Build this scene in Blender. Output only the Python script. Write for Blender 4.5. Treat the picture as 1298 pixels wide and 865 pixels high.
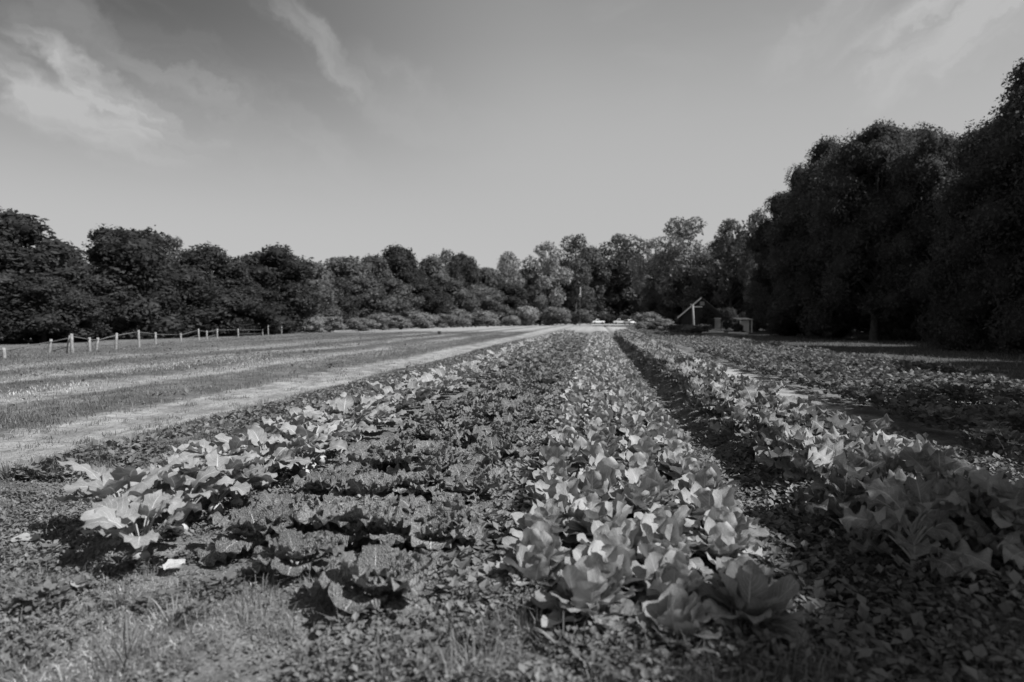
import bpy, math, random
import numpy as np
from mathutils import Vector

for o in list(bpy.data.objects): bpy.data.objects.remove(o)
SC = bpy.context.scene
COL = SC.collection
R = math.radians

# ------------------------------------------------------------------ camera
H = 1.5; FPX = 790.0; CX, HY = 649.0, 405.0
YAW = math.atan((758 - CX) / FPX); PITCH = math.atan((432.5 - HY) / FPX)
cam = bpy.data.cameras.new('camera'); co = bpy.data.objects.new('camera', cam); COL.objects.link(co)
co.location = (0, 0, H); co.rotation_euler = (math.pi/2 - PITCH, 0, YAW)
cam.sensor_width = 36; cam.lens = FPX/1298*36; cam.clip_start = .05; cam.clip_end = 4000
cam.dof.use_dof = True; cam.dof.focus_distance = 6.5; cam.dof.aperture_fstop = 1.25
SC.camera = co

# ------------------------------------------------------------------ sun and sky
SUN_EL = R(47); SUN_AZ = math.atan2(.94, -.24)      # from the right of the rows, clockwise from +Y
sd = Vector((math.sin(SUN_AZ)*math.cos(SUN_EL), math.cos(SUN_AZ)*math.cos(SUN_EL), math.sin(SUN_EL)))
sl = bpy.data.lights.new('sun', 'SUN'); sl.energy = 5.0; sl.angle = R(.5); sl.color = (1, 1, 1)
so = bpy.data.objects.new('sun', sl); COL.objects.link(so)
so.rotation_euler = sd.to_track_quat('Z', 'Y').to_euler()
so.location = (30, 0, 30)

class N:
    """tiny node helper"""
    def __init__(s, tree): s.t = tree; s.l = tree.links
    def new(s, typ, **kw):
        n = s.t.nodes.new(typ)
        for k, v in kw.items(): setattr(n, k, v)
        return n
    def put(s, sock, v):
        if v is None: return
        if isinstance(v, bpy.types.NodeSocket): s.l.new(v, sock)
        else: sock.default_value = v
    def m(s, op, a, b=None, c=None, clamp=False):
        n = s.new('ShaderNodeMath', operation=op); n.use_clamp = clamp
        s.put(n.inputs[0], a); s.put(n.inputs[1], b)
        if c is not None: s.put(n.inputs[2], c)
        return n.outputs[0]
    def vm(s, op, a, b=None):
        n = s.new('ShaderNodeVectorMath', operation=op); s.put(n.inputs[0], a); s.put(n.inputs[1], b)
        return n.outputs['Value'] if op in ('DOT_PRODUCT', 'LENGTH') else n.outputs[0]
    def noise(s, vec, scale, detail=3, rough=.5, dist=0):
        n = s.new('ShaderNodeTexNoise'); s.put(n.inputs['Vector'], vec)
        n.inputs['Scale'].default_value = scale; n.inputs['Detail'].default_value = detail
        n.inputs['Roughness'].default_value = rough; n.inputs['Distortion'].default_value = dist
        return n.outputs[0]
    def rng(s, v, a, b, c=0, d=1, smooth=True):
        n = s.new('ShaderNodeMapRange', interpolation_type='SMOOTHSTEP' if smooth else 'LINEAR')
        s.put(n.inputs[0], v)
        for i, q in enumerate((a, b, c, d)): s.put(n.inputs[i+1], q)
        return n.outputs[0]
    def mix(s, f, a, b):
        n = s.new('ShaderNodeMix', data_type='FLOAT'); s.put(n.inputs[0], f); s.put(n.inputs[2], a); s.put(n.inputs[3], b)
        return n.outputs[0]
    def scale(s, vec, sc):
        n = s.new('ShaderNodeMapping'); s.put(n.inputs[0], vec); n.inputs['Scale'].default_value = sc
        return n.outputs[0]

def px_dir(px, py):
    """direction in the world of a point of the sky"""
    v = Vector(((px-CX)/FPX, (432.5-py)/FPX, -1)); v.rotate(co.rotation_euler); return v.normalized()

W = bpy.data.worlds.new('World'); SC.world = W; W.use_nodes = True
W.node_tree.nodes.clear(); n = N(W.node_tree)
sky = n.new('ShaderNodeTexSky', sky_type='NISHITA'); sky.sun_disc = False
sky.sun_elevation = SUN_EL; sky.sun_rotation = SUN_AZ; sky.air_density = 1.0; sky.dust_density = .6; sky.ozone_density = 1.0
sep = n.new('ShaderNodeSeparateColor'); n.l.new(sky.outputs[0], sep.inputs[0])
red = sep.outputs[0]                                         # black-and-white film through a red filter
tc = n.new('ShaderNodeTexCoord').outputs['Generated']
sx = n.new('ShaderNodeSeparateXYZ'); n.l.new(tc, sx.inputs[0]); dz = sx.outputs[2]
SKYMUL = 1.0
# air brightness by height above the horizon and by angle from the sun's side of the sky
el = n.new('ShaderNodeValToRGB'); n.l.new(dz, el.inputs[0])
cr = el.color_ramp; cr.interpolation = 'B_SPLINE'
stops = [(0, 4.2), (.10, 4.25), (.20, 4.25), (.30, 3.95), (.40, 3.05), (.55, 1.9), (1, 1.2)]
cr.elements[0].position = 0; cr.elements[1].position = 1
for p, v in stops[1:-1]: cr.elements.new(p)
for e, (p, v) in zip(cr.elements, stops): e.position = p; e.color = (v/6,)*3 + (1,)
elv = n.m('MULTIPLY', el.outputs[0], 6)
side = n.vm('DOT_PRODUCT', tc, tuple(Vector((-.88, .47, 0))))          # away from the sun the blue is deepest
hi = n.rng(dz, .12, .45)
dark = n.m('MULTIPLY', n.rng(side, .48, .92), hi)
base = n.m('MULTIPLY', elv, n.m('SUBTRACT', 1, n.m('MULTIPLY', dark, .80)))
base = n.m('ADD', n.m('MULTIPLY', base, .85), n.m('MULTIPLY', n.m('MINIMUM', red, 4.8), .15))
# thin cirrus
warp = n.vm('ADD', tc, n.vm('SCALE', n.new('ShaderNodeTexNoise').outputs[1])) if False else tc
def wisps(px, py, ang, la, lb, amt, seed):
    """one drift of cirrus round a sky direction: soft ellipse torn by stretched noise"""
    d = px_dir(px, py); up = Vector((0, 0, 1)); ri = d.cross(up).normalized(); u2 = ri.cross(d).normalized()
    a = ri*math.cos(R(ang)) + u2*math.sin(R(ang)); b = -ri*math.sin(R(ang)) + u2*math.cos(R(ang))
    wn = n.new('ShaderNodeTexNoise'); n.put(wn.inputs['Vector'], tc); wn.inputs['Scale'].default_value = 3.5+seed*.3; wn.inputs['Detail'].default_value = 9; wn.inputs['Roughness'].default_value = .6
    w1 = n.m('MULTIPLY', n.m('SUBTRACT', wn.outputs[0], .5), .30)
    ca = n.m('ADD', n.vm('DOT_PRODUCT', tc, tuple(a)), w1); cb = n.m('ADD', n.vm('DOT_PRODUCT', tc, tuple(b)), n.m('MULTIPLY', w1, .7))
    fwd = n.m('GREATER_THAN', n.vm('DOT_PRODUCT', tc, tuple(d)), .2)
    r2 = n.m('ADD', n.m('POWER', n.m('DIVIDE', ca, la), 2), n.m('POWER', n.m('DIVIDE', cb, lb), 2))
    fall = n.rng(r2, 0, 1.0, 1, 0)
    cmb = n.new('ShaderNodeCombineXYZ'); n.put(cmb.inputs[0], n.m('MULTIPLY', ca, 5)); n.put(cmb.inputs[1], n.m('MULTIPLY', cb, 16)); cmb.inputs[2].default_value = seed*3.3
    tex = n.rng(n.noise(cmb.outputs[0], 1.1, 4, .55, .3), .3, .72)
    return n.m('MULTIPLY', n.m('MULTIPLY', n.m('MULTIPLY', fall, tex), amt), fwd)
cl = None
for args in [(115, 128, -24, .165, .06, 1.9, 1.1), (80, 35, -30, .18, .05, .28, 2.3), (410, 75, -35, .20, .05, .5, 3.7),
             (245, 95, -30, .12, .05, .35, 4.4), (1200, 42, 24, .17, .075, 1.8, 5.2), (1045, 20, 40, .12, .06, .5, 6.9),
             (300, 170, -18, .35, .07, .30, 7.5), (520, 130, -30, .15, .06, .25, 8.1)]:
    q = wisps(*args); cl = q if cl is None else n.m('MAXIMUM', cl, q)
cl = n.m('MINIMUM', cl, 1)
thin = n.m('MULTIPLY', n.rng(n.noise(n.scale(tc, (1, 1, 3.5)), 3.2, 6, .6, .6), .45, .75), .14)
cl = n.m('MAXIMUM', cl, thin)
val = n.mix(cl, base, 4.0)
cc = n.new('ShaderNodeCombineColor')
for i in range(3): n.put(cc.inputs[i], val)
bg = n.new('ShaderNodeBackground'); n.l.new(cc.outputs[0], bg.inputs[0]); bg.inputs[1].default_value = .1
wo = n.new('ShaderNodeOutputWorld'); n.l.new(bg.outputs[0], wo.inputs[0])
SC.view_settings.view_transform = 'Standard'; SC.view_settings.look = 'None'
SC.view_settings.exposure = .3; SC.view_settings.gamma = 1; SC.view_settings.use_curve_mapping = False
SC.cycles.max_bounces = 5; SC.cycles.diffuse_bounces = 3; SC.cycles.transmission_bounces = 3; SC.cycles.use_denoising = True
W.cycles.sampling_method = 'AUTOMATIC'

# ------------------------------------------------------------------ helpers
def at(px, d, dz=0.0):
    """ground point seen in picture column px (of 1298) at distance d along the view"""
    xc = (px-CX)/FPX*d; c, s = math.cos(YAW), math.sin(YAW)
    x, y = xc*c - d*s, xc*s + d*c
    return Vector((x, y, gh(x, y) + dz))

def vn(x, y, s, seed=0):
    """smooth value noise, vectorised, -1..1"""
    x = np.asarray(x, float)*s + seed*17.13; y = np.asarray(y, float)*s - seed*9.7
    xi = np.floor(x); yi = np.floor(y); fx = x-xi; fy = y-yi
    fx = fx*fx*(3-2*fx); fy = fy*fy*(3-2*fy)
    h = lambda a, b: (np.sin(a*127.1 + b*311.7 + seed*7.7)*43758.5453) % 1.0
    return ((h(xi, yi)*(1-fx)+h(xi+1, yi)*fx)*(1-fy) + (h(xi, yi+1)*(1-fx)+h(xi+1, yi+1)*fx)*fy)*2-1

def bump1(x, c, w): return np.exp(-((x-c)/w)**2)
def gh_np(x, y):
    x = np.asarray(x, float); y = np.asarray(y, float)
    z = .06*bump1(x, -1.6, .6) + .07*bump1(x, .2, .7) - .13*bump1(x, 1.32, .25) + .06*bump1(x, 2.1, .45) + .04*bump1(x, -2.9, .35)
    z = z + .03*bump1(x, -5.2, .4) - .03*bump1(x, -6.4, .6) + .05*bump1(x, -9.2, .7) + .04*bump1(x, -12.5, .8)
    near = np.exp(-np.maximum(y, 0)/60)
    z = z + near*(.030*vn(x, y, .8, 1) + .018*vn(x, y, 2.6, 2) + .010*vn(x, y, 8, 3))
    z = z + .05*vn(x, y, .12, 4)*np.clip(np.abs(x)/8, 0, 1)
    z = z - .35*np.clip((-x-22)/30, 0, 1.5)
    return z
def gh(x, y): return float(gh_np(x, y))

class G:
    """mesh collector: quads and triangles with uv and a per-leaf tone"""
    def __init__(s): s.V = []; s.Q = []; s.T = []; s.U = []; s.A = []; s.n = 0
    def add(s, V, Q=None, T=None, uv=None, tone=0.5):
        V = np.asarray(V, np.float64).reshape(-1, 3); k = len(V)
        if Q is not None and len(Q): s.Q.append(np.asarray(Q, np.int64).reshape(-1, 4) + s.n)
        if T is not None and len(T): s.T.append(np.asarray(T, np.int64).reshape(-1, 3) + s.n)
        s.V.append(V); s.U.append(np.zeros((k, 2)) if uv is None else np.asarray(uv, float).reshape(-1, 2))
        s.A.append(np.full(k, tone) if np.isscalar(tone) else np.asarray(tone)); s.n += k
    def merge(s, g, M=None, loc=(0, 0, 0), rz=0, sc=1, tone=None, tilt=0):
        V, Q, T, U, A = g.arrays()
        V = V*sc
        if tilt: c, q = math.cos(tilt), math.sin(tilt); V = np.stack([V[:, 0], c*V[:, 1]-q*V[:, 2], q*V[:, 1]+c*V[:, 2]], 1)
        c, q = math.cos(rz), math.sin(rz)
        V = np.stack([c*V[:, 0]-q*V[:, 1], q*V[:, 0]+c*V[:, 1], V[:, 2]], 1) + np.asarray(loc)
        s.add(V, Q, T, U, A if tone is None else np.clip(A+tone, 0, 1))
    def arrays(s):
        return (np.concatenate(s.V), np.concatenate(s.Q) if s.Q else np.zeros((0, 4), np.int64),
                np.concatenate(s.T) if s.T else np.zeros((0, 3), np.int64), np.concatenate(s.U), np.concatenate(s.A))
    def mesh(s, name, mat, smooth=True):
        V, Q, T, U, A = s.arrays(); me = bpy.data.meshes.new(name)
        nq, nt = len(Q), len(T); li = np.concatenate([Q.ravel(), T.ravel()]).astype(np.int32)
        me.vertices.add(len(V)); me.vertices.foreach_set('co', V.astype(np.float32).ravel())
        me.loops.add(len(li)); me.loops.foreach_set('vertex_index', li)
        me.polygons.add(nq+nt)
        st = np.concatenate([np.arange(nq)*4, nq*4+np.arange(nt)*3]).astype(np.int32)
        me.polygons.foreach_set('loop_start', st)
        me.polygons.foreach_set('use_smooth', np.full(nq+nt, smooth))
        me.update(calc_edges=True)
        uv = me.uv_layers.new(name='UVMap'); uv.data.foreach_set('uv', U[li].astype(np.float32).ravel())
        at_ = me.attributes.new('tone', 'FLOAT', 'POINT'); at_.data.foreach_set('value', A.astype(np.float32))
        if mat: me.materials.append(mat)
        return me
    def build(s, name, mat, parent=None, smooth=True):
        return link(name, s.mesh(name, mat, smooth), parent)

def link(name, me, parent=None):
    o = bpy.data.objects.new(name, me); COL.objects.link(o); o.parent = parent; return o
def tag(o, label=None, cat=None, group=None, kind=None):
    if label: o['label'] = label
    if cat: o['category'] = cat
    if group: o['group'] = group
    if kind: o['kind'] = kind
    return o
def copy_tree(o, parent=None):
    c = o.copy(); COL.objects.link(c); c.parent = parent
    for ch in KIDS.get(o.name, []): copy_tree(ch, c)
    return c
KIDS = {}
def empty(name, loc=(0, 0, 0)):
    o = bpy.data.objects.new(name, None); COL.objects.link(o); o.location = loc; o.empty_display_size = .2; return o

def box(g, x0, x1, y0, y1, z0, z1, tone=.5):
    V = [(x, y, z) for z in (z0, z1) for y in (y0, y1) for x in (x0, x1)]
    g.add(V, Q=[(0, 2, 3, 1), (4, 5, 7, 6), (0, 1, 5, 4), (2, 6, 7, 3), (0, 4, 6, 2), (1, 3, 7, 5)], tone=tone)
def bbox_(g, x0, x1, y0, y1, z0, z1, b=.02):
    """box with chamfered upright edges"""
    P = [(x0+b, y0), (x1-b, y0), (x1, y0+b), (x1, y1-b), (x1-b, y1), (x0+b, y1), (x0, y1-b), (x0, y0+b)]
    V = [(x, y, z0) for x, y in P] + [(x, y, z1) for x, y in P]
    g.add(V, Q=[(i, (i+1) % 8, (i+1) % 8+8, i+8) for i in range(8)] + [(8, 9, 10, 15), (15, 10, 11, 14), (14, 11, 12, 13), (0, 7, 2, 1), (7, 6, 3, 2), (6, 5, 4, 3)])
def tube(g, P, rad, sides=6, tone=.5, cap=True):
    P = np.asarray(P, float); k = len(P); rad = np.broadcast_to(rad, k)
    D = np.gradient(P, axis=0) if k > 1 else P; D /= np.linalg.norm(D, axis=1)[:, None]+1e-9
    ref = np.where(np.abs(D[:, 2:3]) > .9, np.array([[1., 0, 0]]), np.array([[0, 0, 1.]]))
    A = np.cross(D, ref); A /= np.linalg.norm(A, axis=1)[:, None]+1e-9; B = np.cross(D, A)
    th = np.arange(sides)/sides*2*math.pi
    V = P[:, None, :] + rad[:, None, None]*(A[:, None, :]*np.cos(th)[None, :, None] + B[:, None, :]*np.sin(th)[None, :, None])
    Q = [(i*sides+j, i*sides+(j+1) % sides, (i+1)*sides+(j+1) % sides, (i+1)*sides+j) for i in range(k-1) for j in range(sides)]
    V = V.reshape(-1, 3); T = []
    if cap:
        V = np.concatenate([V, P[-1:]]); T = [((k-1)*sides+j, (k-1)*sides+(j+1) % sides, k*sides) for j in range(sides)]
    uv = np.zeros((len(V), 2)); uv[:, 1] = .5
    g.add(V, Q, T, uv, tone)
def blob(g, c, r, seed, nu=12, nv=8, amp=.2, sq=(1, 1, 1), tone=.5):
    """uneven rounded body"""
    rng = np.random.default_rng(seed); u = np.arange(nu)/nu*2*math.pi; v = np.linspace(0.02, math.pi-.02, nv+1)
    Uu, Vv = np.meshgrid(u, v); D = np.stack([np.cos(Uu)*np.sin(Vv), np.sin(Uu)*np.sin(Vv), np.cos(Vv)], -1)
    rr = 1 + amp*(rng.random(D.shape[:2])*2-1)
    P = np.asarray(c) + D*rr[..., None]*r*np.asarray(sq)
    Q = [(i*nu+j, (i+1)*nu+j, (i+1)*nu+(j+1) % nu, i*nu+(j+1) % nu) for i in range(nv) for j in range(nu)]
    g.add(P.reshape(-1, 3), Q, tone=tone)

# ------------------------------------------------------------------ materials
def pmat(name, build):
    m = bpy.data.materials.new(name); m.use_nodes = True; t = m.node_tree; t.nodes.clear(); k = N(t)
    out = k.new('ShaderNodeOutputMaterial'); sh = build(k); k.l.new(sh, out.inputs[0]); return m
def grey(k, v):
    c = k.new('ShaderNodeCombineColor')
    for i in range(3): k.put(c.inputs[i], v)
    return c.outputs[0]
def princ(k, v, rough=.6, bump=None, bstr=.3, bdist=.02, spec=.4, trans=0):
    p = k.new('ShaderNodeBsdfPrincipled'); col = grey(k, v); k.l.new(col, p.inputs['Base Color'])
    k.put(p.inputs['Roughness'], rough); p.inputs['Specular IOR Level'].default_value = spec
    nb = None
    if bump is not None:
        b = k.new('ShaderNodeBump'); b.inputs['Strength'].default_value = bstr; b.inputs['Distance'].default_value = bdist
        k.put(b.inputs['Height'], bump); k.l.new(b.outputs[0], p.inputs['Normal']); nb = b
    if trans:
        tr = k.new('ShaderNodeBsdfTranslucent'); k.l.new(col, tr.inputs[0])
        if nb: k.l.new(nb.outputs[0], tr.inputs['Normal'])
        mx = k.new('ShaderNodeMixShader'); mx.inputs[0].default_value = trans
        k.l.new(p.outputs[0], mx.inputs[1]); k.l.new(tr.outputs[0], mx.inputs[2]); return mx.outputs[0]
    return p.outputs[0]
def tone_of(k):
    a = k.new('ShaderNodeAttribute', attribute_name='tone'); return a.outputs['Fac']
def pos_of(k): return k.new('ShaderNodeNewGeometry').outputs['Position']

def leaf_mat(name, alb, vein, nlat=7, crinkle=0.0, rough=.5, veinw=.05, spread=.5, trans=.22, bstr=.5):
    def b(k):
        uv = k.new('ShaderNodeUVMap').outputs[0]; s = k.new('ShaderNodeSeparateXYZ'); k.l.new(uv, s.inputs[0])
        u, v = s.outputs[0], s.outputs[1]
        wob = k.m('MULTIPLY', k.m('SUBTRACT', k.noise(uv, 6, 2), .5), .25)
        a = k.m('ABSOLUTE', k.m('MULTIPLY', k.m('SUBTRACT', u, .5), 2))
        mid = k.rng(k.m('ADD', a, k.m('MULTIPLY', v, .05)), .03, .03+veinw*1.4, 1, 0)
        f = k.m('FRACT', k.m('ADD', k.m('MULTIPLY', k.m('SUBTRACT', v, k.m('MULTIPLY', a, .38)), nlat), wob))
        lat = k.rng(k.m('ABSOLUTE', k.m('SUBTRACT', f, .5)), .0, veinw*1.7, 1, 0)
        lat = k.m('MULTIPLY', lat, k.rng(a, .55, 1.0, .75, 0))
        vo = k.new('ShaderNodeTexVoronoi', feature='DISTANCE_TO_EDGE'); k.l.new(uv, vo.inputs['Vector']); vo.inputs['Scale'].default_value = 22
        net = k.rng(vo.outputs[0], 0, .10, 1, 0)
        veins = k.m('MAXIMUM', k.m('MAXIMUM', mid, lat), k.m('MULTIPLY', net, .22))
        rnd = k.new('ShaderNodeObjectInfo').outputs['Random']
        t = tone_of(k)
        mul = k.m('ADD', 1-spread/2, k.m('MULTIPLY', t, spread))
        mul = k.m('MULTIPLY', mul, k.m('ADD', .88, k.m('MULTIPLY', rnd, .24)))
        blot = k.rng(k.noise(pos_of(k), 14, 4, .6), .3, .7, .84, 1.12)
        body = k.m('MULTIPLY', k.m('MULTIPLY', alb, mul), blot)
        speck = k.rng(k.noise(pos_of(k), 90, 2, .5), .70, .76)
        body = k.mix(k.m('MULTIPLY', speck, .5), body, alb*1.9)
        col = k.mix(k.m('MULTIPLY', veins, .85), body, vein)
        hgt = k.m('SUBTRACT', k.m('MULTIPLY', k.noise(uv, 9, 3, .6), .5), k.m('MULTIPLY', veins, .5))
        if crinkle:
            v2 = k.new('ShaderNodeTexVoronoi', feature='SMOOTH_F1'); k.l.new(uv, v2.inputs['Vector']); v2.inputs['Scale'].default_value = 26; v2.inputs['Smoothness'].default_value = .4
            hgt = k.m('ADD', hgt, k.m('MULTIPLY', k.m('SUBTRACT', .6, v2.outputs[0]), crinkle))
        return princ(k, col, rough, hgt, bstr, .012, .3, trans)
    return pmat(name, b)
def plain(name, v, rough=.6, ns=12, amt=.3, bstr=.3, trans=0, bdist=.01, spec=.4, use_tone=False):
    def b(k):
        p = pos_of(k); f = k.rng(k.noise(p, ns, 5, .6), .25, .75, 1-amt, 1+amt)
        c = k.m('MULTIPLY', f, v)
        if use_tone: c = k.m('MULTIPLY', c, k.m('ADD', .5, tone_of(k)))
        return princ(k, c, rough, k.noise(p, ns*4, 4, .6), bstr, bdist, spec, trans)
    return pmat(name, b)

M = {}
M['turnip'] = leaf_mat('turnip_leaf', .30, .66, 7, .2, .5, .045, .5, bstr=.4)
M['savoy'] = leaf_mat('savoy_leaf', .235, .70, 8, 1.6, .55, .06, .4, trans=.12, bstr=1.0)
M['cabbage'] = leaf_mat('cabbage_leaf', .31, .62, 8, .4, .5, .045, .5, bstr=.4)
M['kale'] = leaf_mat('kale_leaf', .26, .52, 8, .4, .5, .05, .8, bstr=.5)
M['bean'] = leaf_mat('bean_leaf', .15, .2, 6, .1, .55, .05, .7)
M['stalk'] = plain('stalk', .30, .5, 20, .15)
M['root'] = plain('root', .42, .5, 25, .25)
M['deadleaf'] = leaf_mat('dead_leaf', .40, .55, 6, .3, .8, .05, .2, trans=.1)
M['weed'] = plain('weed', .175, .6, 3, .3, .1, trans=.2, use_tone=True)
M['weedleaf'] = leaf_mat('weed_leaf', .16, .26, 6, .1, .55, .05, .8)
M['grass'] = plain('grass', .19, .6, 1.2, .3, .1, trans=.25, use_tone=True)
M['straw'] = plain('straw', .38, .7, 3, .3, .1, use_tone=True)
M['bark'] = plain('bark', .06, .9, 6, .4, .8, bdist=.05)
M['post'] = plain('weathered_wood', .26, .85, 12, .35, .5)
M['rail'] = plain('grey_rail_wood', .13, .9, 8, .3, .4)
M['white'] = plain('white_paint', .72, .5, 3, .08, .1)
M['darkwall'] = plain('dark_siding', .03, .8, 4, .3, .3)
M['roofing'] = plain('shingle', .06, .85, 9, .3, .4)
M['palewall'] = plain('pale_door', .33, .6, 4, .1, .1)
M['glass'] = pmat('car_glass', lambda k: princ(k, .02, .08, spec=.6))
M['tyre'] = plain('rubber', .02, .8, 20, .2)
M['carwhite'] = pmat('car_paint', lambda k: princ(k, .8, .25, spec=.5))
M['cardark'] = plain('dark_paint', .12, .3, 3, .1)
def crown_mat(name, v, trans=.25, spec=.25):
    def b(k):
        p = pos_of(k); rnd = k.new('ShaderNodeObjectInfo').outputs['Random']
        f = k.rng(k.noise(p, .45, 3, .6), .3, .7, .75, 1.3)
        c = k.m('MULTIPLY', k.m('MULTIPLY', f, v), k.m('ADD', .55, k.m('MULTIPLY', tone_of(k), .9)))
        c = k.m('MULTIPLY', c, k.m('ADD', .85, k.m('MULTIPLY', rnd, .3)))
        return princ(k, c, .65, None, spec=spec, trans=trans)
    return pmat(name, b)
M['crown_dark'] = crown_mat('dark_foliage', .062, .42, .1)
M['crown_lifted'] = crown_mat('lifted_foliage', .075, .42, .1)  # dark-tree foliage lightened to offset the deep shade of the right wood
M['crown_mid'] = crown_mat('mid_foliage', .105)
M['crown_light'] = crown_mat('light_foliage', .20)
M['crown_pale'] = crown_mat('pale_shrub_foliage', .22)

def ground_mat():
    def b(k):
        p = pos_of(k); s = k.new('ShaderNodeSeparateXYZ'); k.l.new(p, s.inputs[0]); x, y = s.outputs[0], s.outputs[1]
        far = k.rng(y, 10, 90)
        wob = k.m('ADD', k.m('MULTIPLY', k.m('SUBTRACT', k.noise(p, .35, 3, .6), .5), 1.6), k.m('MULTIPLY', k.m('SUBTRACT', k.noise(p, 2.2, 4, .7), .5), 1.9))
        xw = k.m('ADD', x, wob)
        soil = k.rng(k.noise(p, 2.5, 8, .65), .3, .7, .11, .25)
        grit = k.rng(k.noise(p, 60, 4, .6), .35, .7, .7, 1.4)
        soil = k.m('MULTIPLY', soil, grit)
        dry = k.m('MULTIPLY', k.rng(k.noise(p, 1.3, 6, .7), .3, .7, .27, .46), k.rng(k.noise(p, 25, 4, .7), .3, .7, .75, 1.2))
        turf = k.m('MULTIPLY', k.rng(k.noise(p, .9, 7, .7), .3, .7, .10, .24), k.rng(k.noise(p, 14, 5, .7), .3, .7, .65, 1.3))
        def band(c, w, soft=.35): return k.rng(k.m('ABSOLUTE', k.m('SUBTRACT', xw, c)), w-soft, w+soft, 1, 0)
        col = soil
        leftf = k.rng(xw, -4.6, -5.4, 0, 1); col = k.mix(leftf, col, turf)
        for c, w, a in [(-6.5, 1.05, .9), (-10.9, .55, .8), (-14.6, .8, .6), (-18.5, .7, .55), (3.3, .55, .95)]:
            col = k.mix(k.m('MULTIPLY', k.m('MULTIPLY', band(c, w), a), k.rng(k.noise(k.scale(p, (1, .45, 1)), 1.1, 6, .7), .36, .56, .25, 1) if c < 0 else 1.0), col, dry)
        # worn dry headland far across the field
        hd = k.m('MULTIPLY', k.rng(k.m('ADD', y, k.m('MULTIPLY', wob, 6)), 60, 90), k.rng(x, 14, 6))
        col = k.mix(k.m('MULTIPLY', hd, .85), col, dry)
        for c, w in [(-8.3, .5), (-12.6, .8), (-16.6, .7), (-5.2, .25)]:
            dk = k.m('MULTIPLY', band(c, w), k.rng(k.noise(p, 1.6, 6, .75), .3, .55))
            col = k.mix(k.m('MULTIPLY', dk, .6), col, .07)
        bare = k.m('MULTIPLY', k.rng(k.noise(p, 3.1, 7, .75), .5, .64), k.rng(x, -4.5, -5.5)); col = k.mix(k.m('MULTIPLY', bare, .55), col, .08)
        rightf = k.rng(xw, 9.2, 10.2); col = k.mix(rightf, col, k.m('MULTIPLY', turf, .45))
        h = k.m('ADD', k.noise(p, 18, 6, .7), k.m('MULTIPLY', k.noise(p, 90, 3, .6), .3))
        return princ(k, col, .95, h, .8, .03, .1)
    return pmat('field_ground', b)
M['ground'] = ground_mat()

# ------------------------------------------------------------------ ground
def axis_y():
    ys = [-6.0, -3, -1]; y = 0; 
    while y < 330: ys.append(y); y += max(.05, .018*max(y-2, 0)) if y > 2 else .4
    return np.array(ys + [340, 420, 600, 1000, 2000])
def axis_x():
    a = list(np.arange(-5.5, 5.5, .06)); 
    x = 5.5; 
    while x < 60: a.append(x); x += .06+.03*(x-5.5)
    a += [70, 100, 200, 500, 1500]
    x = -5.56; b = []
    while x > -90: b.append(x); x -= .06+.02*(-x-5.5)
    b += [-110, -150, -300, -600, -1500]
    return np.array(b[::-1] + a)
XS, YS = axis_x(), axis_y(); XX, YY = np.meshgrid(XS, YS); ZZ = gh_np(XX, YY)
PV = np.stack([XX, YY, ZZ], -1).reshape(-1, 3); nx = len(XS); ny = len(YS)
ii, jj = np.meshgrid(np.arange(ny-1), np.arange(nx-1), indexing='ij')
Qall = np.stack([ii*nx+jj, ii*nx+jj+1, (ii+1)*nx+jj+1, (ii+1)*nx+jj], -1).reshape(-1, 4)
fc = PV[Qall].mean(1); wobx = fc[:, 0] + .25*vn(fc[:, 0], fc[:, 1], .5, 8)
cls = np.zeros(len(Qall), int)                      # 0 soil field
cls[(wobx < -5.6) & (wobx > -7.5) & (fc[:, 1] < 230)] = 1  # left dirt path
cls[(wobx > 2.8) & (wobx < 3.75) & (fc[:, 1] < 110)] = 2  # right dirt path
cls[(wobx <= -7.5)] = 3                              # grass field
cls[(wobx > 9.8)] = 4
for c, nm in [(0, 'field_soil'), (1, 'dirt_path'), (2, 'narrow_dirt_path'), (3, 'meadow_ground'), (4, 'lawn_ground')]:
    q = Qall[cls == c]; idx, inv = np.unique(q, return_inverse=True)
    g = G(); g.add(PV[idx], inv.reshape(-1, 4)); tag(g.build(nm, M['ground']), kind='structure')

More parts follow.
